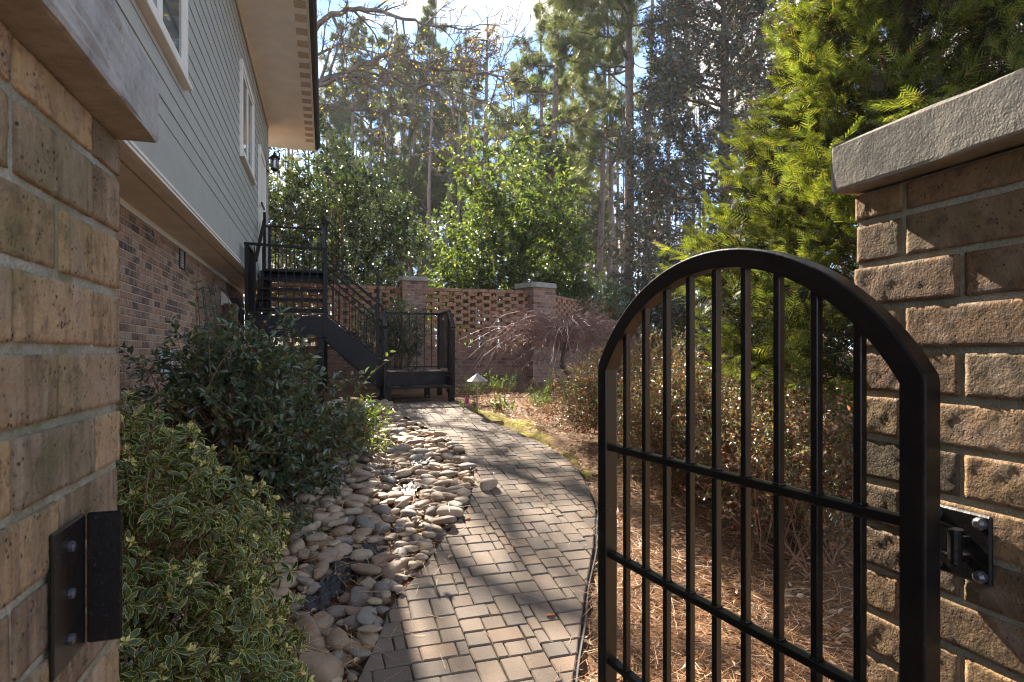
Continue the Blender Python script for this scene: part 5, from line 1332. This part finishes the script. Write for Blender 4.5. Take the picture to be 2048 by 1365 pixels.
# ------------------------------------------------------------------ bare oak reaching over the roof
r = np.random.default_rng(77); c = np.array([-2.6, 18.0]); zg = float(GZ(*c))
t = thing('oak_tree', 'nearly bare oak with long limbs and few yellow leaves beyond the eave', 'tree', (*c, zg)); tm, bm2, lm = MB(), MB(), MB()
tm.tube([(c[0], c[1], zg - .1), (c[0] + .1, c[1], zg + 4), (c[0] + .2, c[1], zg + 8), (c[0] + .6, c[1] + .2, zg + 13)], [.34, .28, .2, .08], 9)
cfg = dict(seg=.25, wob=.16, trop=[.1, .25, .2, .1], taper=[.85, .85, .8, .7], rmin=.008, sides=[5, 4, 3, 3], n=[6, 5, 4], start=[.25, .2, .2], ang=[.75, .8, .8], ratio=[.55, .55, .55], rr=.6)
tips = []
def big_limb(pix, D0, D1, r0, r1, kids, base_z):
    pts = [np.array([c[0] + .1, c[1], base_z])] + [at(px, py, D) for (px, py), D in zip(pix, np.linspace(D0, D1, len(pix)))]
    pts = np.array(pts); s_ = np.linspace(0, 1, len(pts)); ss = np.linspace(0, 1, len(pts) * 4); P = np.stack([np.interp(ss, s_, pts[:, q]) for q in range(3)], 1)
    P[1:-1] = (P[:-2] + 2 * P[1:-1] + P[2:]) / 4; P[2:-1] += r.normal(size=P[2:-1].shape) * .035
    rad = r0 + (r1 - r0) * ss ** .8; bm2.tube(P, rad, 6)
    for q in range(kids):
        i_ = int(len(P) * (.22 + .76 * (q + r.random()) / kids)); i_ = min(i_, len(P) - 2); d = unit(P[i_ + 1] - P[i_]); a = r.normal(size=3); a = unit(a - a.dot(d) * d)
        grow(r, bm2, P[i_], unit(d * .7 + a * .8), r.uniform(.9, 2.3), rad[i_] * .55 + .006, 1, cfg, tips)
big_limb([(560, 150), (640, 42), (690, 20), (745, 18), (810, 40), (870, 55), (960, 60)], 17.5, 15, .12, .015, 15, 8.5)
big_limb([(560, 205), (640, 165), (710, 135), (785, 105), (838, 128), (900, 142), (960, 150), (1040, 152)], 17.5, 14.5, .11, .012, 17, 7.6)
big_limb([(600, 185), (690, 152), (745, 154), (820, 170), (886, 176), (950, 195), (1000, 230)], 17, 14, .075, .01, 15, 7.6)
big_limb([(560, 225), (640, 216), (710, 216), (767, 222), (820, 208), (850, 215)], 17.5, 15, .075, .012, 12, 6.8)
big_limb([(540, 60), (620, -60), (720, -120), (850, -110), (980, -60)], 17.5, 15, .13, .015, 6, 9.5)
big_limb([(600, 120), (680, 90), (740, 100), (790, 190), (800, 260), (830, 330)], 17.5, 16, .05, .008, 10, 8.2)
P = np.array([tp[0][r.integers(len(tp[0]))] for tp in tips if r.random() < .3]); n = len(P)
scatter(lm, P, unit(r.normal(size=(n, 3)) - [0, 0, .8]), rdir(n, r), r.uniform(.05, .10, n), r.uniform(.03, .06, n), LEAF4)
tm.build('trunk', M['bark_oak'], t); bm2.build('branches', M['bark_oak'], t); lm.build('yellow_leaves', M['oak_leaf'], t)

# brown leaved oak in the middle of the woods
r = np.random.default_rng(55); p = at(975, 707, 31); c = p[:2]; zg = float(GZ(*c))
t = thing('brown_oak_tree', 'slender oak still holding brown leaves above the broad camellia', 'tree', (*c, zg)); tm, bm2, lm = MB(), MB(), MB()
pts = np.array([(c[0], c[1], zg - .1), (c[0] + .2, c[1], zg + 6), (c[0] - .1, c[1], zg + 12), (c[0], c[1], zg + 18)]); tm.tube(pts, [.24, .19, .12, .03], 8); tips = []
for q in range(34):
    z = r.uniform(5.5, 17); an = r.uniform(0, 6.28); grow(r, bm2, (np.interp(z, pts[:, 2] - zg, pts[:, 0]), c[1], zg + z), (math.cos(an), math.sin(an), r.uniform(.1, .7)), 3.6 * (1.25 - z / 18), .05, 1, dict(cfg, n=[6, 5, 4], rmin=.009), tips)
P = np.array([tp[0][r.integers(len(tp[0]))] for tp in tips for _ in range(5)]) ; P += r.normal(size=P.shape) * .1; n = len(P)
scatter(lm, P, unit(r.normal(size=(n, 3)) - [0, 0, .6]), rdir(n, r), r.uniform(.08, .15, n), r.uniform(.05, .09, n), LEAF2)
tm.build('trunk', M['bark_oak'], t); bm2.build('branches', M['bark_oak'], t); lm.build('brown_leaves', M['brown_leaf'], t)

# ------------------------------------------------------------------ far woods
r = np.random.default_rng(88); m = MB(); tk = MB()
for q in range(300):
    D = r.uniform(45, 95); px = r.uniform(250, 2300); p = at(px, 707, D); z = float(GZ(p[0], p[1])); h = r.uniform(14, 27); d = r.normal(size=2) * .5
    tk.tube([(p[0], p[1], z - .3), (p[0] + d[0], p[1] + d[1], z + h * .5), (p[0] + d[0] * 1.6, p[1], z + h)], [r.uniform(.1, .22), .12, .03], 5)
    n = 48; zz = z + h * (.25 + .75 * r.random(n)) ; sp = 2.4 * (1.15 - (zz - z) / h)
    Pq = np.stack([p[0] + d[0] + r.normal(size=n) * sp, p[1] + r.normal(size=n) * sp, zz], 1)
    scatter(m, Pq, rdir(n, r), rdir(n, r), r.uniform(.5, 1.2, n), r.uniform(.35, .8, n), TUFT if q % 3 else LEAF4)
n = 5000; D = r.uniform(38, 90, n); px = r.uniform(250, 2300, n); rr_ = (px - 1024) / 1200 * D; x = rr_ * CY + D * SY; y = -rr_ * SY + D * CY
hh = r.random(n) ** 1.6 * 6; P = np.stack([x, y, GZ(x, y) + hh], 1); scatter(m, P, unit(rdir(n, r) + [0, 0, .7]), rdir(n, r), r.uniform(.4, 1.1, n), r.uniform(.25, .7, n), TUFT)
tag(tk.build('far_trunks', M['bark_pine']), 'thin grey trunks of the distant pine woods', 'woods', kind='stuff')
tag(m.build('far_woods', M['hazy_wood_leaf']), 'hazy distant woodland foliage filling the background', 'woods', kind='stuff')

n = 3800; D = r.uniform(19, 42, n); px = r.uniform(500, 1700, n); rr_ = (px - 1024) / 1200 * D; x = rr_ * CY + D * SY; y = -rr_ * SY + D * CY; k = y > 15.5 + .4 * np.maximum(0, x - 4); x, y = x[k], y[k]; n = len(x)
m = MB(); P = np.stack([x, y, GZ(x, y) + r.random(n) ** 1.3 * 2.3 * np.clip((y - 14) / 8, .3, 1)], 1); scatter(m, P, unit(rdir(n, r) * .8 + [0, 0, .8]), rdir(n, r), r.uniform(.3, .8, n), r.uniform(.25, .6, n), TUFT)
tag(m.build('undergrowth', M['brush']), 'brown twiggy undergrowth on the forest floor beyond the wall', 'undergrowth', kind='stuff')

# ------------------------------------------------------------------ air
hz = NT('haze'); pv = hz.n('ShaderNodeVolumePrincipled'); pv.inputs['Density'].default_value = .0003; pv.inputs['Color'].default_value = (.90, .93, .97, 1); pv.inputs['Anisotropy'].default_value = .35
hz.l(pv.outputs[0], hz.out.inputs['Volume'])
m = MB(); m.box((-612, -612, -4), (612, 612, 60)); o = tag(m.build('haze', hz.m), kind='stuff')
